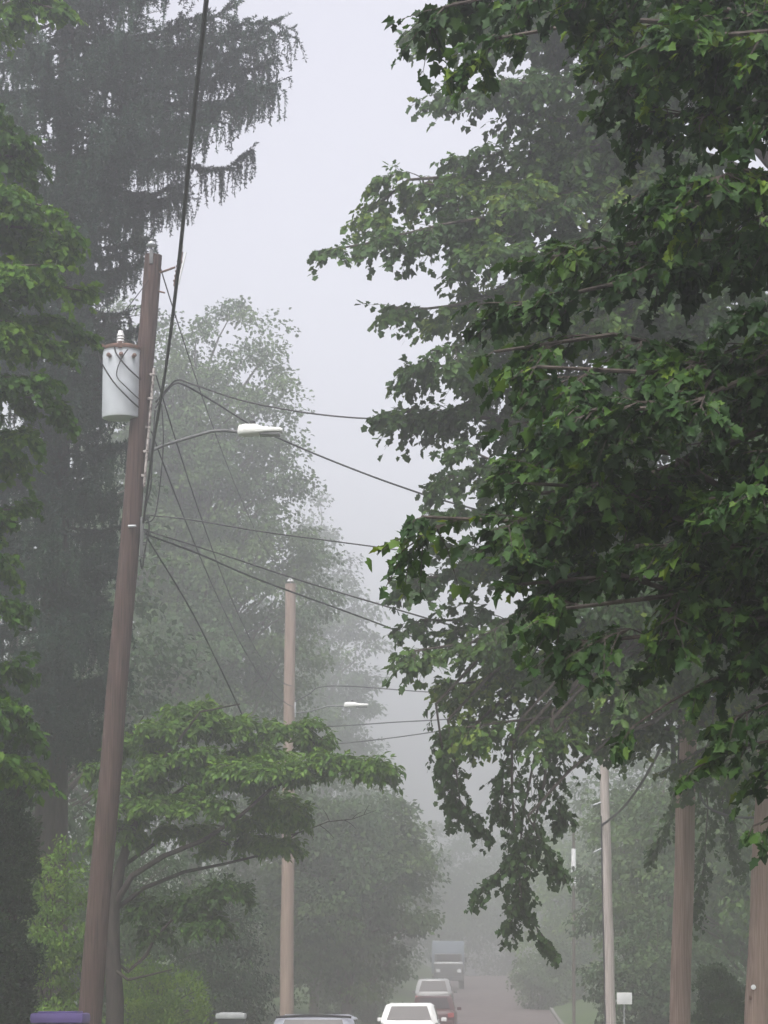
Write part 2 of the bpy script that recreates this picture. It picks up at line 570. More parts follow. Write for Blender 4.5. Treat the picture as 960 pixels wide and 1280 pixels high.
def lead(pts, r=.012, mat='rubber', parent=None, name='lead_wire'):
    q = np.array(pts)
    # smooth through the points
    out = []
    for i in range(len(q) - 1):
        p0, p1, p2, p3 = q[max(i - 1, 0)], q[i], q[i + 1], q[min(i + 2, len(q) - 1)]
        for t in np.linspace(0, 1, 7)[:-1]:
            out.append(.5 * ((2 * p1) + (-p0 + p2) * t + (2 * p0 - 5 * p1 + 4 * p2 - p3) * t ** 2 + (-p0 + 3 * p1 - 3 * p2 + p3) * t ** 3))
    out.append(q[-1])
    bm = bmesh.new()
    tube(bm, out, r, 6)
    return obj(name, bm, M[mat], parent)


yf = Y1 - .40
lead([P(131, 434, yf), P(124, 446, yf), P(140, 475, yf - .02), P(160, 497, yf), P(173, 509, Y1 - .2)], parent=pole1)
lead([P(143, 432, yf), P(146, 443, yf), P(160, 460, yf), P(176, 475, Y1 - .2)], parent=pole1)
lead([P(160, 436, yf), P(150, 452, yf), P(146, 470, yf), P(158, 484, yf), P(175, 500, Y1 - .2)], .009, parent=pole1)
lead([P(150, 416, Y1 - .08), P(128, 424, Y1 - .2), P(112, 434, Y1 - .2), P(120, 424, Y1 - .15), P(150, 396, Y1 - .1), P(186, 350, Y1 - .16)], .008, parent=pole1)
# pole top pin with insulator, and the cut-out fuse on its bracket
bm = bmesh.new()
tube(bm, [on1(322, -.02, -.14), on1(308, -.04, -.14), on1(303, -.04, -.14)], .014, 8)
box(bm, on1(324, -.02, -.14), (.06, .05, .22), bevel=.008)
tp = obj('top_pin', bm, M['dull_steel'], pole1)
bm = bmesh.new()
lathe(bm, on1(312, -.03, -.14), [(.03, 0), (.07, .015), (.085, .04), (.06, .06), (.05, .085), (.02, .10)], 16)
obj('insulator', bm, M['galv'], tp)
bm = bmesh.new()
tube(bm, [on1(342, .12, -.05), P(211, 337, Y1 - .1), P(219, 334, Y1 - .12)], .018, 8)
cb = obj('fuse_bracket', bm, M['rust'], pole1)
bm = bmesh.new()
tube(bm, [on1(365, .12, -.05), P(206, 366, Y1 - .08)], .014, 8)
obj('step_bolt', bm, M['rust'], pole1)
bm = bmesh.new()
a, b = P(219, 358, Y1 - .14), P(227, 315, Y1 - .14)
ax = nrm(b - a)
H = float(np.linalg.norm(b - a))
lathe(bm, a, [(.03, 0), (.035, .02)] + [v for i in range(5) for v in ((.034, .06 + i * .08), (.052, .085 + i * .08), (.034, .11 + i * .08))] + [(.03, H - .06), (.03, H)], 14, axis=tuple(ax))
obj('cutout_fuse', bm, M['brown_porcelain'], cb)
bm = bmesh.new()
tube(bm, [a + np.array([.05, -.05, .02]), b + np.array([.07, -.05, -.02])], .016, 8)
tube(bm, [b + np.array([.00, 0, .0]), b + np.array([.02, -.02, .10])], .012, 6)
obj('fuse_tube', bm, M['porcelain'], cb)
# pale weathered conduit and the secondary rack on the street side
bm = bmesh.new()
tube(bm, [on1(py, .165, -.10) for py in (462, 500, 540, 580, 610)], .022, 8)
for py in (470, 500, 536, 566, 596):
    box(bm, on1(py, .15, -.10), (.085, .06, .04), bevel=.006)
obj('conduit', bm, M['flaky'], pole1)
bm = bmesh.new()
box(bm, on1(672, .19, -.05), (.05, .06, .62), bevel=.008)
for py in (648, 664, 680, 696):
    lathe(bm, on1(py, .24, -.05) - UP * .03, [(.02, 0), (.045, .01), (.03, .03), (.045, .05), (.02, .06)], 12)
    tube(bm, [on1(py, .17, -.05), on1(py, .24, -.05)], .012, 6)
obj('secondary_rack', bm, M['dull_steel'], pole1)
lead([on1(645, .22, -.12), on1(660, .30, -.14), on1(690, .26, -.12), on1(712, .24, -.1), on1(700, .20, -.12)], .012, parent=pole1)
lead([on1(640, .2, -.1), on1(610, .27, -.14), on1(560, .25, -.14), on1(515, .24, -.12)], .012, parent=pole1)
lead([on1(655, .24, -.1), P(195, 640, Y1 - .1), P(204, 560, Y1 - .1), P(202, 505, Y1 - .1)], .011, parent=pole1)
bm = bmesh.new()
tube(bm, [on1(660, -.02, -.17), on1(660, .10, -.20)], .02, 8)
obj('bolt', bm, M['galv'], pole1)
street_lamp(pole1, on1(562, .17, 0), [on1(566, .15, 0), P(206, 556, Y1), P(240, 546, Y1), P(264, 539, Y1), P(280, 538, Y1), P(299, 540, Y1)], P(297, 540, Y1), .70)

# second pole down the street
Y2 = 92.0
p2_top, p2_low = P(363, 730, Y2), P(358, 1272, Y2)
p2_base = line_to_ground(p2_top, p2_low)
pole2 = thing('utility_pole', p2_base, 'straight tan utility pole half faded in fog with its own small street lamp', 'utility pole')
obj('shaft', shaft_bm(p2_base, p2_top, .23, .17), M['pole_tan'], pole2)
bm = bmesh.new()
tube(bm, [p2_top - UP * .15, p2_top + UP * .10], .02, 8)
tpn = obj('top_pin', bm, M['galv'], pole2)
bm = bmesh.new()
lathe(bm, p2_top + UP * .06, [(.03, 0), (.11, .02), (.11, .06), (.06, .09), (.07, .13), (.02, .16)], 14)
obj('insulator', bm, M['porcelain'], tpn)
ax2 = lambda py: p2_top + (p2_low - p2_top) * ((py - 730) / (1272 - 730))
bm = bmesh.new()
box(bm, ax2(890) + np.array([.19, -.03, 0]), (.05, .06, .5), bevel=.008)
obj('secondary_rack', bm, M['galv'], pole2)
street_lamp(pole2, ax2(893) + np.array([.16, 0, 0]), [ax2(894) + np.array([.16, 0, 0]), P(385, 890, Y2), P(408, 883, Y2), P(432, 882, Y2)], P(430, 882, Y2), .80)

# right-hand poles
def plain_pole(top, low, r0, r1, mat, label):
    base = line_to_ground(top, low)
    o = thing('utility_pole', base, label, 'utility pole')
    obj('shaft', shaft_bm(base, top, r0, r1), M[mat], o)
    return o


Y3 = 41.0
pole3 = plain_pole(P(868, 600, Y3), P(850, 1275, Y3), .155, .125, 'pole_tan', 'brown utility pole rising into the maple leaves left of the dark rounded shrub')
ax3 = lambda py: P(868 + (850 - 868) * (py - 600) / 675, py, Y3)
bm = bmesh.new()
box(bm, ax3(948) + np.array([-.20, -.02, 0]), (.075, .06, .56), bevel=.008)
for py in (930, 965):
    box(bm, ax3(py) + np.array([-.14, -.02, 0]), (.06, .04, .04))
obj('cable_guard', bm, M['dark_plastic'], pole3)
lead([ax3(905) + np.array([-.14, -.1, 0]), P(848, 970, Y3 - .2), P(850, 995, Y3 - .2), P(862, 985, Y3 - .2)], .012, parent=pole3)

Y4 = 38.0
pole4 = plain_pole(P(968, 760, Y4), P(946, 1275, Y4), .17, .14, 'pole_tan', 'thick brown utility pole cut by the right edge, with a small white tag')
bm = bmesh.new()
c = P(942, 1234, Y4 - .2)
lathe(bm, c, [(.03, 0), (.034, .012), (.03, .022), (.005, .026)], 16, axis=(-.3, -1, 0))
obj('reflector_tag', bm, M['sign_white'], pole4)
bm = bmesh.new()
box(bm, P(938, 1247, Y4 - .19), (.035, .03, .06), bevel=.006)
obj('bracket', bm, M['rust'], pole4)

Y5 = 68.0
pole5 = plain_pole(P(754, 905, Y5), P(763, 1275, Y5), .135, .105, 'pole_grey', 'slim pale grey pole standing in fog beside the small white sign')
ax5 = lambda py: P(754 + (763 - 754) * (py - 905) / 370, py, Y5)
bm = bmesh.new()
tube(bm, [ax5(1020) + np.array([-.10, -.05, 0]), ax5(1060) + np.array([-.11, -.05, 0]), ax5(1275) + np.array([-.12, -.05, -.3])], .022, 6)
obj('riser_cable', bm, M['wire'], pole5)
bm = bmesh.new()
tube(bm, [ax5(1003) + np.array([-.1, -.05, 0]), ax5(1006) + np.array([-.3, -.1, -.02])], .02, 6)
obj('step_bracket', bm, M['galv'], pole5)
bm = bmesh.new()
tube(bm, [ax5(1060) + np.array([-.1, -.05, 0]), ax5(1066) + np.array([-.32, -.1, 0])], .018, 6)
obj('step_bracket', bm, M['galv'], pole5)

# slim marker pole with a white sleeve, far right
Y6 = 100.0
q = P(717, 1260, Y6)
q[2] = verge_z(q[0], Y6) - .1
mk = thing('marker_pole', q, 'thin far pole wearing a bright white sleeve, left of the slim pale pole', 'pole')
bm = bmesh.new()
tube(bm, [q, P(717, 1035, Y6)], [.06, .05], 10)
obj('shaft', bm, M['grey_bark'], mk)
for y0, y1 in ((1061, 1091), (1097, 1107)):
    bm = bmesh.new()
    tube(bm, [P(717, y1, Y6), P(717, y0, Y6)], .085, 12)
    obj('sleeve', bm, M['sign_white'], mk)


# ------------------------------------------------------------------ wires
def wire(label, pts, r, sag=None, name='overhead_wire', group=None, n=24):
    """one hanging cable through given points; sag in metres for a two-point span"""
    q = [np.asarray(p, float) for p in pts]
    if len(q) == 2:
        out = list(curve(q[0], q[1], -(sag or 0), n))
    else:
        out = []
        for i in range(len(q) - 1):
            p0, p1, p2, p3 = q[max(i - 1, 0)], q[i], q[i + 1], q[min(i + 2, len(q) - 1)]
            for t in np.linspace(0, 1, 9)[:-1]:
                out.append(.5 * ((2 * p1) + (-p0 + p2) * t + (2 * p0 - 5 * p1 + 4 * p2 - p3) * t ** 2 + (-p0 + 3 * p1 - 3 * p2 + p3) * t ** 3))
        out.append(q[-1])
    bm = bmesh.new()
    tube(bm, out, r, 6)
    o = obj(name, bm, M['wire'])
    return tag(o, label, 'cable', group)


G = 'overhead wires strung between the utility poles'
a = on1(655, .2, -.12)
wire('thick black cable crossing the sky past the pole top towards the viewer', [a, P(191, 560, 39), P(208, 455, 33), P(224, 325, 27), P(240, 165, 23), P(258, 0, 20), P(283, -230, 17), P(420, -1100, 11)], .019, group=G)
wire('upper of two wires looping off the leaning pole above the street lamp',
     [on1(505, .24, -.12), P(210, 485, Y1 - .2), P(222, 475, Y1 - .3), P(240, 480, Y1 - .4), P(300, 500, Y1 - .6), P(370, 514, Y1 - .8), P(440, 522, Y1 - 1), P(520, 525, 41.6), P(640, 530, 41.3), P(760, 560, 41.1), ax3(628) + np.array([-.13, 0, 0])], .014, group=G)
wire('lower of the two looping wires, passing just behind the bright street lamp head',
     [on1(512, .24, -.12), P(206, 492, Y1), P(218, 480, Y1), P(232, 482, Y1 + .1), P(270, 504, Y1 + .3), P(312, 530, Y1 + .4), P(360, 553, Y1 + .3), P(430, 582, Y1), P(500, 608, 42.6), P(570, 630, 42.3), P(720, 668, 41.6), ax3(690) + np.array([-.12, 0, 0])], .014, group=G)
wire('topmost of three wires fanning right from the rack of the leaning pole', [on1(645, .24, -.08), P(240, 650, Y1 - .2), P(330, 665, Y1 - .5), P(480, 685, Y1 - 1), P(640, 708, 41.6), P(760, 735, 41.3), ax3(770) + np.array([-.12, 0, 0])], .011, group=G)
wire('middle of three wires fanning right from the rack of the leaning pole', [on1(664, .24, -.08), P(280, 694, Y1 - .1), P(380, 727, Y1 - .2), P(500, 763, Y1 - .6), P(680, 815, 42), ax3(860) + np.array([-.12, 0, 0])], .013, group=G)
wire('lowest of three wires fanning right from the rack of the leaning pole', [on1(668, .24, -.05), P(250, 693, 44), P(330, 727, 46.5), P(500, 790, 52), P(640, 850, 60), ax5(915) + np.array([-.1, 0, 0])], .015, group=G)
wire('service wire dropping steeply from the rack to behind the layered small tree', [on1(672, .26, -.05), P(240, 765, 46), P(290, 866, 49), P(312, 915, 51), P(330, 960, 53)], .014, group=G)
wire('faint wire sagging from the leaning pole top to the second pole top', [on1(330, .1, 0), p2_top + np.array([0, 0, .15])], .011, sag=.9, group=G)
wire('faint slack wire running behind the lamp arm towards the foggy second pole', [on1(470, .2, 0), ax2(860) + np.array([.1, 0, 0])], .012, sag=1.2, group=G)
wire('faint low wire from the leaning pole conduit to the foggy second pole', [on1(540, .2, 0), ax2(886) + np.array([.12, 0, 0])], .012, sag=.9, group=G)
wire('foggy wire looping right off the second pole above its lamp', [ax2(880) + np.array([.2, -.05, 0]), P(386, 868, Y2 - .2), P(400, 859, Y2 - .5), P(440, 858, Y2 - 1), P(535, 865, Y2 - 4), P(650, 870, Y2 - 8), ax5(925)], .018, group=G)
wire('foggy wire leaving the second pole right just under its lamp', [ax2(905) + np.array([.2, -.05, 0]), P(405, 908, Y2 - .8), P(490, 903, Y2 - 4), P(600, 895, Y2 - 9), ax3(845) + np.array([-.12, 0, 0])], .018, group=G)
wire('lowest foggy wire rising right from the second pole to the maple', [ax2(935) + np.array([.2, -.05, 0]), P(430, 929, Y2 - 3), P(535, 916, Y2 - 9), P(680, 890, Y2 - 20), ax3(865) + np.array([-.12, 0, 0])], .017, group=G)
wire('dark cable dipping between the brown pole and the pale grey pole', [ax3(880) + np.array([-.14, -.05, 0]), P(832, 922, 44), P(806, 972, 51), P(782, 1006, 59), P(765, 1022, 65), ax5(1032) + np.array([-.1, -.05, 0])], .028, group=G)
wire('short dark cable sagging between the two brown poles at right', [ax3(968) + np.array([.13, -.05, 0]), P(880, 1004, 40.5), P(905, 1018, 40), P(930, 1022, 39), P(956, 1021, Y4 - .1)], .016, group=G)

# ------------------------------------------------------------------ small things by the road
def wheelie_bin(loc, body, lid, label, w=.6):
    root = thing('wheeled_bin', loc, label, 'bin', 'wheeled bins on the left verge')
    L = np.array(root.location)
    bm = bmesh.new()
    box(bm, L + np.array([0, 0, .54]), (w, .70, .92), bevel=.03, taper=.82)
    box(bm, L + np.array([0, 0, 1.01]), (w + .03, .74, .05), bevel=.012)
    obj('body', bm, M[body], root)
    bm = bmesh.new()
    box(bm, L + np.array([0, -.02, 1.095]), (w + .05, .80, .11), bevel=.035)
    box(bm, L + np.array([0, -.02, 1.158]), (w - .10, .62, .018), bevel=.008)
    obj('lid', bm, M[lid], root)
    bm = bmesh.new()
    tube(bm, [L + np.array([-w * .4, .40, 1.0]), L + np.array([-w * .4, .47, 1.03]), L + np.array([w * .4, .47, 1.03]), L + np.array([w * .4, .40, 1.0])], .016, 8)
    obj('handle', bm, M[body], root)
    for s in (-1, 1):
        bm = bmesh.new()
        lathe(bm, L + np.array([s * (w / 2 - .03), .30, .125]), [(.05, -.03), (.12, -.028), (.125, -.015), (.125, .015), (.12, .028), (.05, .03)], 20, axis=(1, 0, 0))
        obj('wheel', bm, M['rubber'], root)
    return root


def put(px, Y):
    x = P(px, 1270, Y)[0]
    return np.array([x, Y, verge_z(x, Y)])


b1 = put(76, 33.5)
wheelie_bin(b1, 'dark_purple', 'purple', 'purple lidded wheeled bin at the foot of the leaning pole', .52).scale = (1.08, 1.08, 1.10)
b2 = put(289, 56)
wheelie_bin(b2, 'dark_plastic', 'grey_plastic', 'pale grey lidded bin in front of the feathery green shrub', .52)

# yard sign
q = put(779, 70)
sg = thing('yard_sign', q, 'small blank white sign board on a stake right of the pale pole', 'sign')
bm = bmesh.new()
cs = P(780.5, 1248, 70)
box(bm, cs, (.37, .02, .285), bevel=.004)
from mathutils import Euler
obj('board', bm, M['sign_white'], sg)
bm = bmesh.new()
tube(bm, [q - UP * .1, np.array([cs[0], cs[1] + .028, cs[2] + .12])], .016, 8)
obj('stake', bm, M['galv'], sg)


# ------------------------------------------------------------------ cars
def car(loc, heading, c, label, kind='saloon', facing=1, W=1.78, H=1.46, L=4.5, trim=None, cat='car', roof_paint=None):
    """parked car: facing=1 shows its rear to the camera. Built in local axes: x across, y along, z up"""
    root = thing('parked_car' if cat == 'car' else cat.replace(' ', '_'), loc, label, cat, 'cars parked along the left kerb')
    root.rotation_euler = (0, 0, heading if facing == 1 else heading + math.pi)
    pm = paint(label.split()[0] + '_car_paint', c)
    # rear at y=-L/2, front at +L/2.  stations: y, half width, z bottom, z shoulder
    bm = bmesh.new()
    hb = H * .62
    st = [(-L / 2, .80, .36, hb * .86), (-L / 2 + .10, .92, .24, hb * .98), (-L / 2 + .6, .99, .20, hb), (-.3, 1.0, .18, hb), (L * .18, 1.0, .18, hb * .99), (L / 2 - .9, .98, .19, hb * .92), (L / 2 - .25, .90, .22, hb * .82), (L / 2, .74, .30, hb * .66)]
    rings = []
    for y, k, z0, z1 in st:
        w = W / 2 * k
        sec = [(-w * .86, z0), (-w * .97, z0 + .12), (-w, z0 + (z1 - z0) * .55), (-w * .96, z1 - .06), (-w * .86, z1), (w * .86, z1), (w * .96, z1 - .06), (w, z0 + (z1 - z0) * .55), (w * .97, z0 + .12), (w * .86, z0)]
        rings.append([bm.verts.new((x, y, z)) for x, z in sec])
    n = len(rings[0])
    for i in range(len(rings) - 1):
        for j in range(n):
            bm.faces.new((rings[i][j], rings[i][(j + 1) % n], rings[i + 1][(j + 1) % n], rings[i + 1][j]))
    bm.faces.new(rings[0][::-1])
    bm.faces.new(rings[-1])

    def lobj(name, bm, mat, parent):
        me = bpy.data.meshes.new(name)
        bmesh.ops.recalc_face_normals(bm, faces=bm.faces)
        bm.to_mesh(me)
        bm.free()
        me.polygons.foreach_set('use_smooth', np.ones(len(me.polygons), bool))
        me.set_sharp_from_angle(angle=R(40))
        return link_mesh(name, me, mat, parent)
    body = lobj('body', bm, pm, root)
    # cabin: loft from shoulder to roof with rounded roof
    if kind == 'saloon':
        yr0, yr1, yf1, yf0 = -L * .40, -L * .25, L * .06, L * .22
    else:
        yr0, yr1, yf1, yf0 = -L * .475, -L * .41, L * .08, L * .24
    lev = [(0, hb - .02, .93), (.35, hb + (H - hb) * .35, .885), (.80, hb + (H - hb) * .80, .80), (.93, H - .045, .76), (1.0, H - .008, .66)]
    bm = bmesh.new()
    rings = []
    for u, z, k in lev:
        w = W / 2 * k
        uu = min(u, .93) / .93
        ya = yr0 + (yr1 - yr0) * uu + (.10 if u == 1 else 0)
        yb = yf0 + (yf1 - yf0) * uu - (.12 if u == 1 else 0)
        r = .18
        ring = []
        for x, y in ((-w + r, ya), (w - r, ya), (w, ya + r), (w, (ya + yb) / 2), (w, yb - r), (w - r, yb), (-w + r, yb), (-w, yb - r), (-w, (ya + yb) / 2), (-w, ya + r)):
            ring.append(bm.verts.new((x, y, z + (.025 if u == 1 and abs(y - (ya + yb) / 2) < .01 else 0))))
        rings.append(ring)
    n = 10
    for i in range(len(rings) - 1):
        for j in range(n):
            bm.faces.new((rings[i][j], rings[i][(j + 1) % n], rings[i + 1][(j + 1) % n], rings[i + 1][j]))
    cx = bm.verts.new((0, (yr1 + yf1) / 2, H + .015))
    for j in range(n):
        bm.faces.new((rings[-1][j], rings[-1][(j + 1) % n], cx))
    cab = lobj('cabin', bm, roof_paint or pm, root)
    # glass panes a few mm proud of the cabin skin
    def pane(name, corners, nrmv):
        bm = bmesh.new()
        nv = Vector(nrmv).normalized()
        f = [bm.verts.new(Vector(p) + nv * .012) for p in corners]
        g = [bm.verts.new(Vector(p) - nv * .010) for p in corners]
        m = len(corners)
        bm.faces.new(f)
        bm.faces.new(g[::-1])
        for i in range(m):
            bm.faces.new((f[i], f[(i + 1) % m], g[(i + 1) % m], g[i]))
        return lobj(name, bm, M['glass'], cab)

    def lv(u, side_k=1.0):
        z = hb + (H - hb) * u
        k = np.interp(u, [0, .35, .80, .93], [.93, .885, .80, .76])
        uu = u / .93
        return z, W / 2 * k, yr0 + (yr1 - yr0) * uu, yf0 + (yf1 - yf0) * uu
    z0, w0, ya0, yb0 = lv(.12)
    z1, w1, ya1, yb1 = lv(.84)
    pane('rear_window', [(-w0 + .17, ya0, z0), (w0 - .17, ya0, z0), (w1 - .19, ya1, z1), (-w1 + .19, ya1, z1)], (0, -1, (yr1 - yr0) / (H - hb)))
    pane('windscreen', [(-w0 + .17, yb0, z0), (-w1 + .19, yb1, z1), (w1 - .19, yb1, z1), (w0 - .17, yb0, z0)], (0, 1, (yf0 - yf1) / (H - hb)))
    for s in (-1, 1):
        for fa, fb in ((.16, .50), (.53, .90)):
            cs_ = []
            for (z, w, ya, yb), f in (((z0, w0, ya0, yb0), fa), ((z0, w0, ya0, yb0), fb), ((z1, w1, ya1, yb1), fb), ((z1, w1, ya1, yb1), fa)):
                cs_.append((s * w, ya + (yb - ya) * f, z))
            pane('side_window', cs_ if s > 0 else cs_[::-1], (s, 0, .3))
        bm = bmesh.new()
        box(bm, (s * W * .385, -L / 2 + .045, hb * .80), (.24, .10, .17), bevel=.02)
        lobj('tail_light', bm, M['red_lens'], root)
        bm = bmesh.new()
        box(bm, (s * W * .33, L / 2 - .06, hb * .60), (.34, .16, .13), bevel=.03)
        lobj('headlight', bm, M['chrome'], root)
        bm = bmesh.new()
        box(bm, (s * (W / 2 + .07), L * .17, hb + .06), (.17, .09, .12), bevel=.025)
        lobj('wing_mirror', bm, pm, root)
        for y in (-L * .30, L * .31):
            bm = bmesh.new()
            lathe(bm, (s * (W / 2 - .11), y, .315), [(.20, -.09), (.29, -.09), (.315, -.06), (.315, .06), (.29, .09), (.20, .09)], 24, axis=(1, 0, 0))
            wh = lobj('wheel', bm, M['rubber'], root)
            bm = bmesh.new()
            lathe(bm, (s * (W / 2 - .11) + s * .06, y, .315), [(.19, -.03), (.20, .02), (.16, .03), (.05, .025), (.02, .035)], 20, axis=(s, 0, 0))
            lobj('rim', bm, M['chrome'], wh)
    bm = bmesh.new()
    box(bm, (0, -L / 2 - .02, .42), (W * .86, .12, .20), bevel=.04)
    lobj('bumper', bm, M['dark_plastic'] if kind != 'saloon' else pm, root)
    if trim:
        bm = bmesh.new()
        pts = []
        for k in np.linspace(-1, 1, 9):
            pts.append((k * W / 2 * .765, yr1 + .02 + .10 * (1 - k * k) * 0, H - .030 + .03 * (1 - k * k)))
        tube(bm, pts, .022, 8)
        lobj('roof_trim', bm, M['rubber'], cab)
    return root


HD = -math.atan(.041)


def on_road(px, Y, ref_y=1270):
    x = P(px, ref_y, Y)[0]
    l, r = float(kerb_l(Y)), float(kerb_r(Y))
    z = float(gz(Y)) + .04 if l < x < r else verge_z(x, Y)
    return np.array([x, Y, z])


q = on_road(400, 54)
car(q, HD, (.34, .35, .40), 'silver hatchback parked nearest, with a black strip along its roof edge', 'hatch', trim=True, W=1.80, H=1.28)
q = on_road(514, 88)
car(q, HD, (.72, .72, .71), 'white roofed car parked behind the silver hatchback', 'hatch', W=1.84, H=1.46, L=4.4, cat='car')
q = on_road(543, 110)
car(q, HD, (.075, .028, .028), 'dark red car half hidden in front of the white roofed car', 'saloon', W=1.75, H=1.42)
q = on_road(543, 136)
car(q, HD, (.13, .125, .125), 'grey tall car with pale roof edge, fading in the fog', 'hatch', W=1.84, H=1.74, L=4.5, roof_paint=paint('pale_roof_paint', (.30, .30, .30)))

# delivery truck up the hill
Yt = 196.0
q = on_road(560, Yt, 1215)
tr = thing('delivery_truck', q, 'blue and white box truck almost lost in the fog at the top of the hill', 'truck')
L0 = np.array(tr.location)
bm = bmesh.new()
box(bm, L0 + np.array([0, 1.6, 2.15]), (2.2, 4.4, 2.2), bevel=.06)
obj('cargo_box', bm, paint('pale_blue_paint', (.19, .225, .27)), tr)
bm = bmesh.new()
box(bm, L0 + np.array([0, -1.25, 1.15]), (2.0, 1.2, 1.1), bevel=.10)
box(bm, L0 + np.array([0, -1.05, 2.0]), (1.9, .75, .75), bevel=.12)
obj('cab', bm, paint('truck_grey_paint', (.10, .097, .10)), tr)
bm = bmesh.new()
box(bm, L0 + np.array([0, -1.30, 1.74]), (1.96, 1.0, .12), bevel=.04)
obj('bonnet', bm, M['sign_white'], tr)
bm = bmesh.new()
box(bm, L0 + np.array([0, -1.435, 2.08]), (1.6, .03, .45), bevel=.01)
obj('windscreen', bm, M['glass'], tr)
bm = bmesh.new()
box(bm, L0 + np.array([0, -1.90, .68]), (2.05, .16, .28), bevel=.04)
obj('bumper', bm, M['dark_plastic'], tr)
for s in (-1, 1):
    bm = bmesh.new()
    box(bm, L0 + np.array([s * .72, -1.86, 1.20]), (.3, .06, .22), bevel=.02)
    obj('headlight', bm, M['porcelain'], tr)
    bm = bmesh.new()
    box(bm, L0 + np.array([s * 1.18, -1.3, 1.95]), (.14, .10, .34), bevel=.02)
    obj('wing_mirror', bm, M['rubber'], tr)
    for y in (-1.2, 2.6):
        bm = bmesh.new()
        lathe(bm, L0 + np.array([s * .92, y, .45]), [(.25, -.13), (.42, -.13), (.45, -.09), (.45, .09), (.42, .13), (.25, .13)], 24, axis=(1, 0, 0))
        obj('wheel', bm, M['rubber'], tr)

# mailbox on its post by the left kerb, far off
q = on_road(573, 150, 1240)
q = np.array([float(kerb_l(150)) - .5, 118.0, 0])
q[0] = float(kerb_l(118)) - .45
q[2] = verge_z(q[0], 118)
mb = thing('mailbox', q, 'pale mailbox on a post left of the grey tall car', 'mailbox')
bm = bmesh.new()
tube(bm, [q - UP * .1, q + UP * 1.05], .05, 8)
obj('post', bm, M['grey_bark'], mb)
bm = bmesh.new()
box(bm, q + np.array([0, 0, 1.18]), (.22, .48, .24), bevel=.05)
obj('box', bm, M['sign_white'], mb)


# ------------------------------------------------------------------ trees
def tree_root(name, x, Y, label, cat='tree', group=None):
    return thing(name, (x, Y, verge_z(x, Y) - .05), label, cat, group)


def trunk_pts(root, top, n=9, wob=.01):
    a = np.array(root.location)
    return curve(a, np.asarray(top, float), 0, n, wob)


# --- nearest maple at the right
KN = .8
t = tree_root('maple_tree', 6.1 * KN, 15.5 * KN, 'nearest dark maple with big lobed leaves filling the right side')
lv, bm = Leaves(), bmesh.new()
tp = trunk_pts(t, (5.9 * KN, 15.7 * KN, 10.0))
tube(bm, tp, list(np.linspace(.30, .06, len(tp))), 12)
SP = dict(n_tw=9, tw_len=.28, n_leaf=14, size=.052, flat=.22, droop=.45, tint=(.42, .24), twig_r=.004, hang=.55)
tips = [(505, 52, 15), (560, 95, 14.5), (640, 40, 14), (690, 20, 16), (700, 130, 15), (760, 60, 13.5), (560, 5, 16),
        (738, 255, 14), (800, 300, 13.5), (790, 190, 15), (850, 240, 14),
        (598, 372, 15.5), (575, 425, 15), (552, 492, 15), (600, 470, 14), 
        (590, 555, 15.5), (615, 600, 14.5), (660, 520, 13.5), (612, 645, 15.5), (680, 610, 14),
        (506, 682, 14.5), (600, 690, 14.5), (700, 700, 15), 
        (592, 778, 14.5), (640, 770, 14), (720, 765, 15), (700, 820, 14), (770, 690, 14),
        (880, 650, 13.5), 
        
        (900, 600, 14), (760, 520, 14),
        (900, 100, 14), (850, 20, 15), (930, 180, 13.5), (800, 120, 15.5), (930, 450, 13.5), (940, 665, 14)]
for (px, py, Y) in tips:
    tip = P(px, py, Y * KN)
    z0 = np.clip(tip[2] + rng.uniform(-.4, .55), 2.2, 9.5)
    a = np.array([6.0 * KN, 15.6 * KN, z0])
    tip = tip + nrm(a - tip) * (.14 if px < 510 else .20) + UP * .10
    bough(lv, bm, a, tip, rng.uniform(.05, .28), .04, 12, .5, SP, t0=.45)
for k in range(46):                                                    # the rest of the crown, most of it out of frame
    th = rng.uniform(0, 2 * math.pi)
    z = rng.uniform(3.6, 10.5)
    r = 4.2 * math.sqrt(max(.1, 1 - ((z - 6) / 6) ** 2)) * rng.uniform(.7, 1)
    tip = np.array([6 * KN + r * math.cos(th), 15.6 * KN + r * math.sin(th) * .8, z])
    qx = 480 + tip[0] / tip[1] * F
    if qx < 1150 and z < 8.2:
        continue
    bough(lv, bm, (6 * KN, 15.6 * KN, np.clip(z - .4, 2.5, 9)), tip, .3, .05, 8, .75, {**SP, 'twig_r': 0}, t0=.4)
for (px, py, n) in ((905, 905, 16), (872, 965, 10), (935, 1035, 10), (945, 960, 12), (940, 820, 16), (780, 905, 8)):
    tip = P(px, py, 14.2 * KN)
    ax = curve(tip + np.array([1.2, .25, .36]), tip, .1, 8, .03)
    tube(bm, ax, list(np.linspace(.012, .004, 8)), 5, False)
    spray(lv, bm, ax[3:], **{**SP, 'n_tw': n, 'tw_len': .2})
obj('trunk', bm, M['bark'], t)
lv.build('crown', 'maple', M['maple_leaf'], t)
n_near = sum(map(len, lv.p))

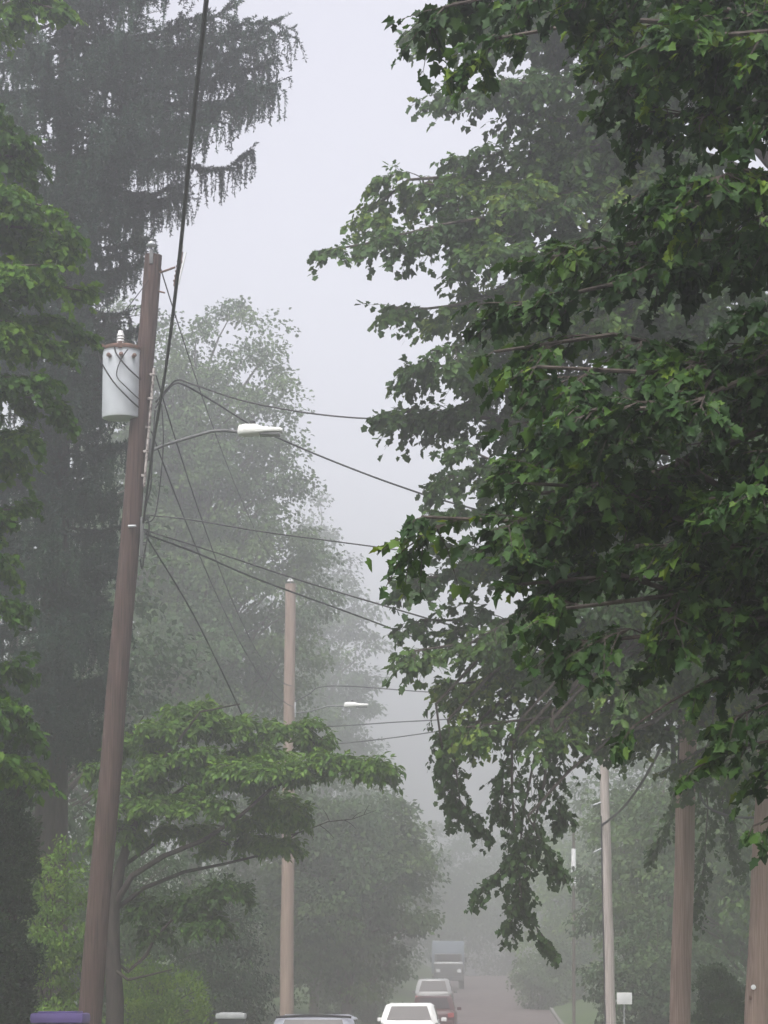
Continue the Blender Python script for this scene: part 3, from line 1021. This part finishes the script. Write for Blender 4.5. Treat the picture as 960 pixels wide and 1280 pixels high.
# --- second maple at the right, a little fogged, with long hanging boughs
t = tree_root('maple_tree', 6.6, 38, 'tall half fogged maple with long drooping boughs reaching over the road')
lv, bm = Leaves(), bmesh.new()
tp = trunk_pts(t, (5.4, 37, 15.0))
tube(bm, tp, list(np.linspace(.38, .07, len(tp))), 12)
SP = dict(n_tw=12, tw_len=.5, n_leaf=12, size=.092, flat=.3, droop=.5, tint=(.5, .22), twig_r=.004, hang=.55)
tips = [(500, 70, 37), (530, 130, 36), (560, 60, 38), (620, 40, 36), (680, 60, 37), (600, 110, 35), (555, 205, 36), (505, 245, 36), (520, 290, 35),
        (388, 325, 35), (440, 290, 36), (480, 305, 34), (470, 392, 35), (520, 400, 37), (510, 440, 34), (485, 480, 35), (440, 535, 35), (520, 540, 36), (512, 600, 35),
        (545, 645, 34), (570, 560, 33.5), (560, 330, 34), (600, 250, 35), (650, 180, 36), (620, 330, 33.5), (640, 430, 34), (580, 460, 36),
        (482, 735, 34.5), (520, 700, 36), (505, 790, 35), (505, 830, 34), (535, 870, 35), (560, 800, 34), (600, 720, 35), (520, 915, 35), (560, 920, 34), (620, 850, 35), (680, 780, 34), (650, 900, 35),
        (740, 850, 34), (770, 870, 35), (700, 930, 36), (720, 300, 35), (780, 400, 35), (700, 240, 36), (760, 330, 36),
        (780, 250, 36), (860, 350, 36), (740, 560, 35), (680, 690, 35), (880, 560, 36), (830, 700, 35), (905, 900, 43.5), (930, 985, 43.5), (700, 500, 36), (760, 760, 36)]
for (px, py, Y) in tips:
    tip = P(px, py, Y)
    z0 = np.clip(tip[2] + rng.uniform(-1.2, 1.0), 5.0, 14.5)
    w = (z0 - 1) / 14
    a = np.array([6.6 - 1.2 * w, 38 - w, z0])
    tip = tip + nrm(a - tip) * .28 + UP * .15
    bough(lv, bm, a, tip, rng.uniform(.1, .7), .07, 13, 1.05, SP, t0=.28)
for chain in ([(560, 900), (570, 960), (575, 1000), (598, 1030)], [(545, 880), (552, 930), (560, 985), (572, 1012)],
              [(690, 900), (680, 980), (665, 1040), (650, 1090), (648, 1130), (685, 1178)], [(670, 940), (655, 1010), (650, 1060), (600, 1112)],
              [(690, 890), (695, 940), (692, 985), (704, 1020)], [(640, 930), (640, 990), (645, 1060), (652, 1120), (640, 1150)], [(660, 1020), (680, 1060), (695, 1085)],
              [(650, 900), (630, 960), (625, 1010)],
              [(880, 960), (885, 1010), (880, 1080), (872, 1138)], [(850, 970), (838, 1030), (815, 1062)], [(900, 960), (905, 1020), (925, 1080)]):
    Yc = 34.5 if chain[0][0] < 800 else 43.0
    pts = np.array([P(px, py, Yc + .15 * i) for i, (px, py) in enumerate(chain)])
    a = pts[0] + np.array([1.6, .5, 1.2])
    ax = np.concatenate([curve(a, pts[0], .2, 4), pts[1:]])
    tube(bm, curve((5.8, 37.2, a[2] + .8), a, .3, 6), list(np.linspace(.06, .03, 6)), 6, False)
    tube(bm, ax, list(np.linspace(.03, .006, len(ax))), 5, False)
    ln = float(np.linalg.norm(np.diff(pts, axis=0), axis=1).sum())
    spray(lv, bm, ax[3:], **{**SP, 'n_tw': int(14 + 20 * ln), 'tw_len': .30, 'droop': .8, 't0': .0, 'n_leaf': 9, 'size': .078, 'tint': (.3, .15)})
for k in range(70):
    th = rng.uniform(0, 2 * math.pi)
    z = rng.uniform(6, 17)
    r = 6.0 * math.sqrt(max(.1, 1 - ((z - 10) / 8) ** 2)) * rng.uniform(.6, 1)
    tip = np.array([6 + r * math.cos(th), 37.5 + r * math.sin(th) * .9, z])
    if 480 + tip[0] / tip[1] * F < 650:
        continue
    bough(lv, bm, (5.8, 37.4, np.clip(z - 1, 5, 14.5)), tip, .4, .07, 9, 1.2, {**SP, 'twig_r': 0}, t0=.35)
obj('trunk', bm, M['bark'], t)
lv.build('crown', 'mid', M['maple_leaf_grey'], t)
n_mid = sum(map(len, lv.p))

# --- bright maple poking in at the left edge
t = tree_root('maple_tree', -6.9, 30, 'bright green maple leaning in from the left edge in front of the spruce')
lv, bm = Leaves(), bmesh.new()
tp = trunk_pts(t, (-6.7, 30, 13))
tube(bm, tp, list(np.linspace(.26, .05, len(tp))), 10)
SP = dict(n_tw=12, tw_len=.36, n_leaf=12, size=.084, flat=.22, droop=.4, tint=(.5, .25), twig_r=0, hang=.5)
tips = [(78, 15, 30), (50, -10, 31), (25, 170, 30), (15, 200, 30), (60, 262, 29.5), (85, 290, 30), (105, 348, 30), (90, 400, 30.5), (50, 330, 29), (60, 440, 30), (30, 270, 30), (70, 505, 30), (40, 540, 30), (20, 400, 29), (20, 470, 29),
        (12, 640, 30), (5, 700, 30), (24, 905, 29.5), (10, 935, 29), (0, 880, 29), (28, 960, 29.5), (10, 760, 30), (0, 830, 30), (15, 360, 29), (10, 560, 30), (40, 300, 31)]
for (px, py, Y) in tips:
    tip = P(px, py, Y)
    z0 = np.clip(tip[2] + rng.uniform(-.8, .4), 2.5, 12)
    bough(lv, bm, (-6.8, 30, z0), tip - np.array([.02, 0, 0]), rng.uniform(.1, .4), .05, 9, .7, SP, t0=.4)
for k in range(34):
    th = rng.uniform(0, 2 * math.pi)
    z = rng.uniform(4, 14)
    r = 3.6 * math.sqrt(max(.1, 1 - ((z - 8) / 7) ** 2)) * rng.uniform(.6, 1)
    tip = np.array([-6.9 + r * math.cos(th), 30 + r * math.sin(th), z])
    if 480 + tip[0] / tip[1] * F > 10:
        continue
    bough(lv, bm, (-6.8, 30, np.clip(z - .6, 2.5, 12)), tip, .3, .05, 8, .9, SP, t0=.3)
obj('trunk', bm, M['bark'], t)
lv.build('crown', 'mid', M['bright_leaf'], t)

# --- Norway spruce
xs, Yq = -5.75, 49.0
t = tree_root('spruce_tree', xs, Yq, 'tall dark spruce with drooping needle curtains behind the leaning pole')
lv, bm = Leaves(), bmesh.new()
tp = trunk_pts(t, (xs, Yq, 27.5), 12, .002)
tube(bm, tp, list(np.linspace(.34, .03, len(tp))), 12)


def sp_len(z):
    return float(np.interp(z, [2, 5, 7, 9, 11, 12.6, 14.2, 15.4, 16.2, 17.0, 18.2, 19.5, 22, 27], [1.2, 1.5, 1.25, 1.3, 1.2, 1.3, 1.7, 2.4, 3.1, 3.7, 4.1, 4.0, 3.2, .5]))


def needles(axis, n, size, tint=.4):
    tt = rng.uniform(0, 1, n)
    p, tn = at_curve(axis, tt)
    d = nrm(tn * .8 + rng.normal(0, .6, (n, 3)))
    lv.add(p, d, rng.normal(0, 1, (n, 3)), size * rng.uniform(.6, 1.2, n), np.clip(rng.normal(tint, .22, n), 0, 1))


z = 6.2
n_br = 0
while z < 26.8:
    for k in range(8):
        th = rng.uniform(0, 2 * math.pi) if k < 4 else rng.uniform(-2.7, .4)
        ca = math.cos(th)
        L = sp_len(z) * rng.uniform(.62, 1.06)
        if ca < .2:
            L = max(L, 3.2 * (1 - max(0, z - 18) / 10)) * rng.uniform(.6, 1)
        dv = np.array([ca, math.sin(th), 0])
        u = np.linspace(0, 1, 9)[:, None]
        base = np.array([xs, Yq, z + rng.uniform(-.2, .2)])
        ax = base + dv * L * u + UP * L * (-.30 * u + .34 * u ** 2.4) + rng.normal(0, .015 * L, (9, 3)) * u
        tube(bm, ax, list(np.linspace(.035, .007, 9)), 5, False)
        n_br += 1
        front = math.sin(th) < .5 or ca > .2
        den = 1.0 if front else .4
        bt = float(np.clip(rng.normal(.45, .25), .05, .95))
        if k < 3:                                                      # short dense boughs close to the trunk
            ta = rng.uniform(-2.6, -.5)
            hx = base + np.array([math.cos(ta), math.sin(ta), 0]) * rng.uniform(.7, 1.5) * u - UP * .35 * u
            for q in range(9):
                b0, _ = at_curve(hx, np.array([rng.uniform(.2, 1)]))
                needles(curve(b0[0], b0[0] + rng.normal(0, .16, 3) * np.array([1, 1, .2]) - UP * rng.uniform(.2, .6), 0, 4), 110, .07, bt)
        needles(ax[1:], int((160 + 90 * L) * den), .075, bt)
        for q in range(int((5 + 3 * L) * den)):                        # short side shoots turning up towards the tip
            b0, t0_ = at_curve(ax, np.array([rng.uniform(.45, .99)]))
            s0 = np.cross(t0_[0], UP) * rng.choice([-1, 1]) * rng.uniform(.2, .9)
            needles(curve(b0[0], b0[0] + nrm(t0_[0] + s0 + UP * rng.uniform(-.1, .35)) * rng.uniform(.15, .42), .0, 4), 60, .06, bt)
        ns = int((9 + 15 * L) * den)
        bsp, btn = at_curve(ax, rng.uniform(.12, 1, ns) ** .75)
        sd = nrm(np.cross(btn, UP))
        for i in range(ns):
            s = rng.choice([-1, 1]) * rng.uniform(.0, .5) * min(1, L / 2.5)
            dn = rng.uniform(.12, .60) * min(1.0, .45 + L / 4)
            q0 = bsp[i]
            q1 = q0 + sd[i] * s + btn[i] * abs(s) * .7 - UP * .05
            q2 = q1 + btn[i] * .06 * rng.normal() - UP * dn
            a3 = np.array([q0, (q0 + q1) / 2 + UP * .02, q1, q1 * .6 + q2 * .4 + btn[i] * .03, q2])
            needles(a3, int((40 + 190 * dn) * (1 if front else .6)), .062, bt)
            tube(bm, a3[[0, 2, 4]], [.006, .005, .003], 3, False)
    z += rng.uniform(.42, .62)
for k in range(26):                                                    # bare dead twigs above the transformer
    z = rng.uniform(12.3, 14.0)
    th = rng.uniform(-.9, .7)
    L = rng.uniform(.7, 1.7)
    ax = curve((xs, Yq, z), (xs + L * math.cos(th), Yq + L * math.sin(th), z + rng.uniform(-.5, .1)), rng.uniform(-.1, .15), 7, .04)
    tube(bm, ax, list(np.linspace(.022, .005, 7)), 4, False)
    for j in range(4):
        b0, _ = at_curve(ax, np.array([rng.uniform(.3, .95)]))
        tube(bm, curve(b0[0], b0[0] + rng.normal(0, .22, 3) - UP * .12, .02, 4), [.008, .007, .005, .003], 3, False)
obj('trunk', bm, M['dark_bark'], t)
lv.build('crown', 'needle', M['needle'], t, fold=0)
n_spr = sum(map(len, lv.p))

# --- small layered tree beside the leaning pole
t = tree_root('dogwood_tree', P(143, 1270, 45)[0], 45, 'small layered tree with flat leafy tiers and curved bare limbs beside the leaning pole')
lv, bm = Leaves(), bmesh.new()
Yd = 45.0
root_p = np.array(t.location)
fork = P(141, 1135, Yd)
tube(bm, [root_p, P(144, 1250, Yd), P(140, 1190, Yd), fork, P(150, 1085, Yd), P(168, 1030, Yd), P(180, 975, Yd), P(205, 920, Yd)], [.15, .14, .125, .11, .08, .06, .045, .02], 10)
limbs = [
    ([fork, P(165, 1095, Yd - .2), P(205, 1070, Yd - .4), P(255, 1050, Yd - .6), P(300, 1020, Yd - .8), P(340, 985, Yd - 1.0), P(400, 960, Yd - 1.2), P(485, 952, Yd - 1.4)], .07),
    ([P(140, 1140, Yd), P(180, 1110, Yd + .2), P(230, 1090, Yd + .3), P(280, 1080, Yd + .3), P(330, 1068, Yd + .3), P(372, 1042, Yd + .3)], .055),
    ([P(141, 1210, Yd), P(160, 1225, Yd - .3), P(190, 1218, Yd - .5), P(215, 1212, Yd - .6)], .035),
    ([P(142, 1200, Yd), P(160, 1215, Yd + .1), P(182, 1195, Yd + .1), P(195, 1170, Yd), P(220, 1145, Yd - .1), P(255, 1125, Yd - .2), P(300, 1112, Yd - .3)], .04),
    ([fork, P(128, 1060, Yd + .2), P(130, 1000, Yd + .3), P(150, 940, Yd + .3), P(180, 895, Yd + .3)], .05),
    ([P(168, 1030, Yd), P(230, 985, Yd + .5), P(290, 950, Yd + .8), P(350, 910, Yd + .9), P(402, 908, Yd + 1)], .05),
    ([P(150, 1085, Yd), P(200, 1050, Yd + .6), P(260, 1030, Yd + .9), P(320, 1040, Yd + 1.1)], .045),
    ([P(180, 975, Yd), P(220, 930, Yd - .5), P(250, 890, Yd - .7), P(300, 880, Yd - .8)], .04)]
lims = []
for pts, r in limbs:
    q = np.array(pts)
    lims.append(q)
    tube(bm, q, list(np.linspace(r * .8, .010, len(q))), 8, False)
tw = [P(360, 1045, Yd + .3), P(385, 1037, Yd + .3), P(410, 1027, Yd + .3), P(440, 1024, Yd + .3), P(470, 1013, Yd + .3)]
tube(bm, tw, [.014, .012, .010, .007, .004], 5, False)
for a, b in (((400, 1032), (418, 1048)), ((412, 1027), (404, 1012)), ((430, 1025), (445, 1036)), ((440, 1024), (452, 1015)), ((385, 1038), (392, 1050)), ((455, 1018), (462, 1006))):
    tube(bm, curve(P(*a, Yd + .3), P(*b, Yd + .35), .02, 4), [.007, .006, .005, .003], 4, False)
SPD = dict(n_tw=13, tw_len=.32, n_leaf=13, size=.10, flat=.10, droop=.25, tint=(.5, .22), twig_r=.003, hang=.5)


def tier(px, py, w, Y, n=10, dark=.5):
    """one flat leafy tier: boughs spread from its inner end, level, tips drooping"""
    c = P(px, py, Y)
    for k in range(n):
        th = rng.uniform(0, 2 * math.pi)
        r = w * math.sqrt(rng.uniform(.1, 1))
        e = c + np.array([r * math.cos(th), r * math.sin(th) * .8, rng.normal(0, .05) - .12 * (r / w) ** 2])
        a = c + (e - c) * .25 - UP * .06
        ax = curve(a, e, .05, 5, .03)
        tube(bm, ax, [.008, .007, .006, .005, .003], 4, False)
        spray(lv, bm, ax, **{**SPD, 'tint': (dark, .2)})


for args in ((215, 955, .5, 44.6, 12), (260, 1005, .45, 44.4, 11), (305, 955, .5, 44.3, 12), (160, 1010, .4, 44.7, 9), (255, 905, .5, 44.9, 12), (210, 905, .45, 44.9, 11), (385, 955, .35, 44, 9), (230, 885, .62, 45.2, 14), (180, 925, .55, 45.3, 12), (290, 900, .5, 45.6, 11), (165, 975, .5, 45, 12), (240, 940, .65, 44.8, 16), (320, 935, .5, 45.8, 11), (362, 905, .48, 46, 12), (395, 925, .2, 46, 5),
             (200, 1000, .6, 44.7, 16), (285, 975, .6, 44.5, 16), (350, 960, .5, 44, 12), (420, 945, .42, 43.8, 12), (465, 952, .33, 43.6, 10), (150, 1035, .45, 45.2, 10),
             (230, 1035, .5, 45.6, 11), (320, 1020, .45, 45.4, 10), (345, 1048, .36, 45.3, 10), (290, 1050, .4, 45.8, 8), (370, 1010, .3, 44.6, 7), (130, 960, .4, 45.4, 8), (345, 1000, .35, 45, 8)):
    tier(*args, dark=.6)
for args in ((285, 1112, .34, 44.8, 11), (240, 1125, .36, 45, 11), (255, 1150, .34, 44.8, 10), (185, 1130, .3, 45.3, 7), (190, 1160, .25, 45.2, 5)):
    tier(*args, dark=.12)
obj('trunk', bm, M['dark_bark'], t)
lv.build('crown', 'oval', M['dogwood_leaf'], t)


# --- trees and shrubs made of leaf clumps
def clump_tree(name, x, Y, top, rx, rz, label, n_cl, n_lf, size, mat, kind='dia', cl=.6, trunk_r=.2, cat='tree', group=None, ry=None, zc=None, lean=(0, 0), tint=(.5, .2), hang=.5, flat=.55, shell=.45, spread=1.0, bark='grey_bark'):
    t = tree_root(name, x, Y, label, cat, group)
    b = np.array(t.location)
    lv, bm = Leaves(), bmesh.new()
    zc = top - rz if zc is None else zc
    ry = ry or rx
    c = np.array([x + lean[0], Y + lean[1], zc])
    u = nrm(rng.normal(0, 1, (n_cl, 3)))
    u[:, 1] = np.where(rng.uniform(0, 1, n_cl) < .35, -np.abs(u[:, 1]), u[:, 1])
    rad = rng.uniform(0, 1, n_cl) ** shell
    lob = 1 + .09 * np.sin(5 * np.arctan2(u[:, 2], u[:, 0]) + rng.uniform(0, 6)) + .06 * np.sin(9 * np.arctan2(u[:, 1], u[:, 0]) + rng.uniform(0, 6))
    cc = c + u * (rad * lob)[:, None] * np.array([rx, ry, rz])
    cc[:, 2] = np.maximum(cc[:, 2], b[2] + .15)
    top_t = c + UP * rz * .55
    tp = curve(b, top_t, 0, 8, .012)
    tube(bm, tp, list(np.linspace(trunk_r, trunk_r * .2, 8)), 10)
    for i in range(0, n_cl, 2):
        k = np.clip((cc[i, 2] - b[2]) / max(top_t[2] - b[2], .1) - rng.uniform(.1, .3), .15, .95)
        s, _ = at_curve(tp, np.array([k]))
        ax = curve(s[0], cc[i], .06 * np.linalg.norm(cc[i] - s[0]), 6, .04)
        tube(bm, ax, list(np.linspace(trunk_r * .28, .012, 6)), 4, False)
    rr = cl * rng.uniform(.6, 1.25, n_cl)
    g = np.clip(rng.normal(0, .5, (n_cl, n_lf, 3)), -.95, .95) * np.array([1, 1, flat]) * rr[:, None, None]
    p = cc[:, None] + g + u[:, None] * (rr * .15)[:, None, None]
    p[..., 2] -= .12 * (g[..., 0] ** 2 + g[..., 1] ** 2) / rr[:, None]
    p[..., 2] = np.maximum(p[..., 2], b[2] + .05)
    d = nrm(g * .7 + rng.normal(0, .35, g.shape) - UP * hang * rng.uniform(0, 1.6, (n_cl, n_lf, 1)) + u[:, None] * .3)
    nn = UP + rng.normal(0, .45, g.shape)
    s = size * rng.uniform(.6, 1.25, (n_cl, n_lf))
    tt = np.clip(rng.normal(tint[0], tint[1], (n_cl, 1)) + rng.normal(0, tint[1] * .6, (n_cl, n_lf)), 0, 1)
    lv.add(p.reshape(-1, 3), d.reshape(-1, 3), nn.reshape(-1, 3), s.ravel(), tt.ravel())
    obj('trunk', bm, M[bark], t)
    lv.build('crown', kind, M[mat], t)
    return t


X = lambda px, Y: (px - 480) / F * Y * 1.01
GB = 'foggy trees along the street'
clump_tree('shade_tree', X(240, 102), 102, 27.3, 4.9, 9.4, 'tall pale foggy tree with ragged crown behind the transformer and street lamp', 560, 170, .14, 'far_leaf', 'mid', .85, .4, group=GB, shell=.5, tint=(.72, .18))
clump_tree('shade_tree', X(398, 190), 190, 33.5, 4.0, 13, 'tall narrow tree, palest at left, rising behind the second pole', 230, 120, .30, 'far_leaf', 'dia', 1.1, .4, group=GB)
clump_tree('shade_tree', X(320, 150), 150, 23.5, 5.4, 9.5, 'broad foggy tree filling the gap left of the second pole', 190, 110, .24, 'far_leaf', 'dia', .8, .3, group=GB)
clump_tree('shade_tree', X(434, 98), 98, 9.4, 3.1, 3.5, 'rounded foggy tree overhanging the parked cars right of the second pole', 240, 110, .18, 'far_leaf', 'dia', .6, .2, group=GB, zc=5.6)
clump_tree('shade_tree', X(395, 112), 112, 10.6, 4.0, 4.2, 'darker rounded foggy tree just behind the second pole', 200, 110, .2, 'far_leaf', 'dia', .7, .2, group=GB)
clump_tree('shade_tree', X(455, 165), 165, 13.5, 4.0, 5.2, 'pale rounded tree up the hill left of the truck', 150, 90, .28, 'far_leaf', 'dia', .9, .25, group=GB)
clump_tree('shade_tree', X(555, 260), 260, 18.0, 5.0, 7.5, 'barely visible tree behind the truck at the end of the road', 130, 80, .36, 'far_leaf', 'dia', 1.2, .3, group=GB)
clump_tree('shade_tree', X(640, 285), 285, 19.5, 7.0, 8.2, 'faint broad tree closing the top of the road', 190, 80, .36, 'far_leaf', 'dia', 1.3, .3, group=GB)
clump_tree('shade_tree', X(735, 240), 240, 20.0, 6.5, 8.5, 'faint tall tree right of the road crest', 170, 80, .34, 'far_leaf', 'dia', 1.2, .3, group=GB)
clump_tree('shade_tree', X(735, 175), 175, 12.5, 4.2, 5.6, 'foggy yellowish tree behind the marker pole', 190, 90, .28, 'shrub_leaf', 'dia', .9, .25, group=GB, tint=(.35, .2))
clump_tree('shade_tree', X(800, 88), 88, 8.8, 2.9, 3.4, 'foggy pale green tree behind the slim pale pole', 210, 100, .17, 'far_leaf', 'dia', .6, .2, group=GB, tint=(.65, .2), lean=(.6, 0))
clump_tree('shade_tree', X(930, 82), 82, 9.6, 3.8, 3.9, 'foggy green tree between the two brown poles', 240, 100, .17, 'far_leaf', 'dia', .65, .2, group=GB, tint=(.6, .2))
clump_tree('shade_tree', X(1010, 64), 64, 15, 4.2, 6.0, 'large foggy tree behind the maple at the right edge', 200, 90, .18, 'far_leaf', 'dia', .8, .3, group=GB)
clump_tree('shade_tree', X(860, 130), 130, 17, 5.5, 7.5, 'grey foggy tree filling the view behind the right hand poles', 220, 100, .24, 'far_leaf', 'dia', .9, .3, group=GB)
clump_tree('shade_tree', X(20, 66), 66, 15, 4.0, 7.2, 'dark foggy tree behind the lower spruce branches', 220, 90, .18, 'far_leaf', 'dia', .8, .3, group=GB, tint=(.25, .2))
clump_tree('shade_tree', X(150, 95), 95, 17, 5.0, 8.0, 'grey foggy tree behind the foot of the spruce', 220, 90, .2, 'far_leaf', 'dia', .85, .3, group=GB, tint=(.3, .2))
GS = 'shrubs on the left verge'
clump_tree('shrub', X(72, 45.5), 45.5, 4.0, .85, 1.9, 'light green tall shrub left of the leaning pole foot', 130, 90, .075, 'shrub_leaf', 'oval', .26, .05, 'shrub', GS, tint=(.35, .22))
clump_tree('shrub', X(30, 42), 42, 1.95, .8, .9, 'low bright shrub under the dark evergreen at the lower left corner', 70, 90, .07, 'shrub_leaf', 'oval', .24, .04, 'shrub', GS, tint=(.4, .25))
clump_tree('shrub', X(205, 52), 52, 2.15, .95, .95, 'feathery yellow green shrub under the layered tree', 110, 110, .07, 'shrub_leaf', 'oval', .22, .04, 'shrub', GS, tint=(.5, .2), hang=-.5, flat=.9)
clump_tree('shrub', X(272, 66), 66, 4.4, 1.15, 2.1, 'dark foggy bush behind the feathery shrub and pale bin', 150, 110, .10, 'dark_leaf', 'oval', .42, .06, 'shrub', GS, tint=(.7, .2))
clump_tree('shrub', X(170, 60), 60, 5.0, 1.5, 2.4, 'mid green bush behind the trunk of the layered tree', 140, 110, .10, 'far_leaf', 'oval', .4, .06, 'shrub', GS, tint=(.4, .2))
clump_tree('shrub', X(312, 102), 102, 4.9, 2.2, 2.2, 'grey foggy bush at the foot of the second pole', 130, 100, .13, 'far_leaf', 'dia', .5, .06, 'shrub', GS)
clump_tree('shrub', X(450, 118), 118, 4.0, 2.0, 1.9, 'faint bush behind the silver hatchback', 110, 90, .16, 'far_leaf', 'dia', .5, .06, 'shrub', GS)
clump_tree('evergreen_shrub', X(8, 34), 34, 5.2, .38, 2.6, 'tall dark evergreen column at the lower left edge', 300, 260, .062, 'dark_leaf', 'oval', .17, .06, 'shrub', None, shell=.3, hang=-.6, tint=(.5, .3), bark='bark')
clump_tree('evergreen_shrub', X(892, 46), 46, 2.12, .46, 1.1, 'dark rounded evergreen shrub between the two brown poles', 190, 260, .05, 'dark_leaf', 'oval', .13, .05, 'shrub', None, shell=.3, hang=-.7, tint=(.85, .25), bark='bark', zc=1.0)
clump_tree('shrub', X(690, 150), 150, 4.4, 2.2, 1.9, 'faint bush at the right kerb near the top of the road', 110, 90, .2, 'far_leaf', 'dia', .6, .06, 'shrub', 'shrubs on the right verge')
clump_tree('shrub', X(815, 78), 78, 3.6, 2.0, 1.8, 'dim grey bush behind the blank white sign', 140, 100, .13, 'far_leaf', 'dia', .45, .06, 'shrub', 'shrubs on the right verge', tint=(.2, .2))

# ------------------------------------------------------------------ fog
m = bpy.data.materials.new('fog')
m.use_nodes = True
nt = m.node_tree
nt.nodes.remove(nt.nodes['Principled BSDF'])
pv = nt.nodes.new('ShaderNodeVolumePrincipled')
pv.inputs['Color'].default_value = (.905, .895, .912, 1)
pv.inputs['Density'].default_value = 0.0062
pv.inputs['Anisotropy'].default_value = 0.79
nt.links.new(pv.outputs['Volume'], nt.nodes['Material Output'].inputs['Volume'])
bm = bmesh.new()
box(bm, (0, 180, 17.0), (300, 450, 38))
hz = obj('haze', bm, m, smooth=False)
tag(hz, kind='stuff')

# ------------------------------------------------------------------ light
EL, ROT = R(58), R(200)
w = bpy.data.worlds.new('World')
sc.world = w
w.use_nodes = True
nt = w.node_tree
bg = nt.nodes['Background']
sky = nt.nodes.new('ShaderNodeTexSky')
sky.sky_type = 'NISHITA'
sky.sun_disc = False
sky.sun_elevation = EL
sky.sun_rotation = ROT
sky.air_density = 1.0
sky.dust_density = 4.0
hs = nt.nodes.new('ShaderNodeHueSaturation')
hs.inputs['Saturation'].default_value = .22
hs.inputs['Hue'].default_value = .55
nt.links.new(sky.outputs['Color'], hs.inputs['Color'])
nt.links.new(hs.outputs['Color'], bg.inputs['Color'])
bg.inputs['Strength'].default_value = 0.138
sd = bpy.data.lights.new('sun', 'SUN')
sd.energy = 1.25
sd.angle = R(40)
sd.color = (1.0, .97, .93)
so = bpy.data.objects.new('sun', sd)
col.objects.link(so)
so.location = (0, -20, 40)
sv = Vector((math.sin(ROT) * math.cos(EL), math.cos(ROT) * math.cos(EL), math.sin(EL)))
so.rotation_euler = (-sv).to_track_quat('-Z', 'Y').to_euler()

# ------------------------------------------------------------------ render settings
sc.render.engine = 'CYCLES'
cy = sc.cycles
cy.max_bounces = 8
cy.diffuse_bounces = 3
cy.glossy_bounces = 2
cy.transmission_bounces = 4
cy.volume_bounces = 3
cy.transparent_max_bounces = 4
cy.use_denoising = True
cy.sample_clamp_indirect = 4.0
sc.view_settings.view_transform = 'Standard'
sc.view_settings.look = 'None'
sc.view_settings.exposure = 1.24
sc.view_settings.gamma = 1.0
sc.view_settings.use_curve_mapping = False
print('leaves', n_near, n_mid, n_spr, n_br)
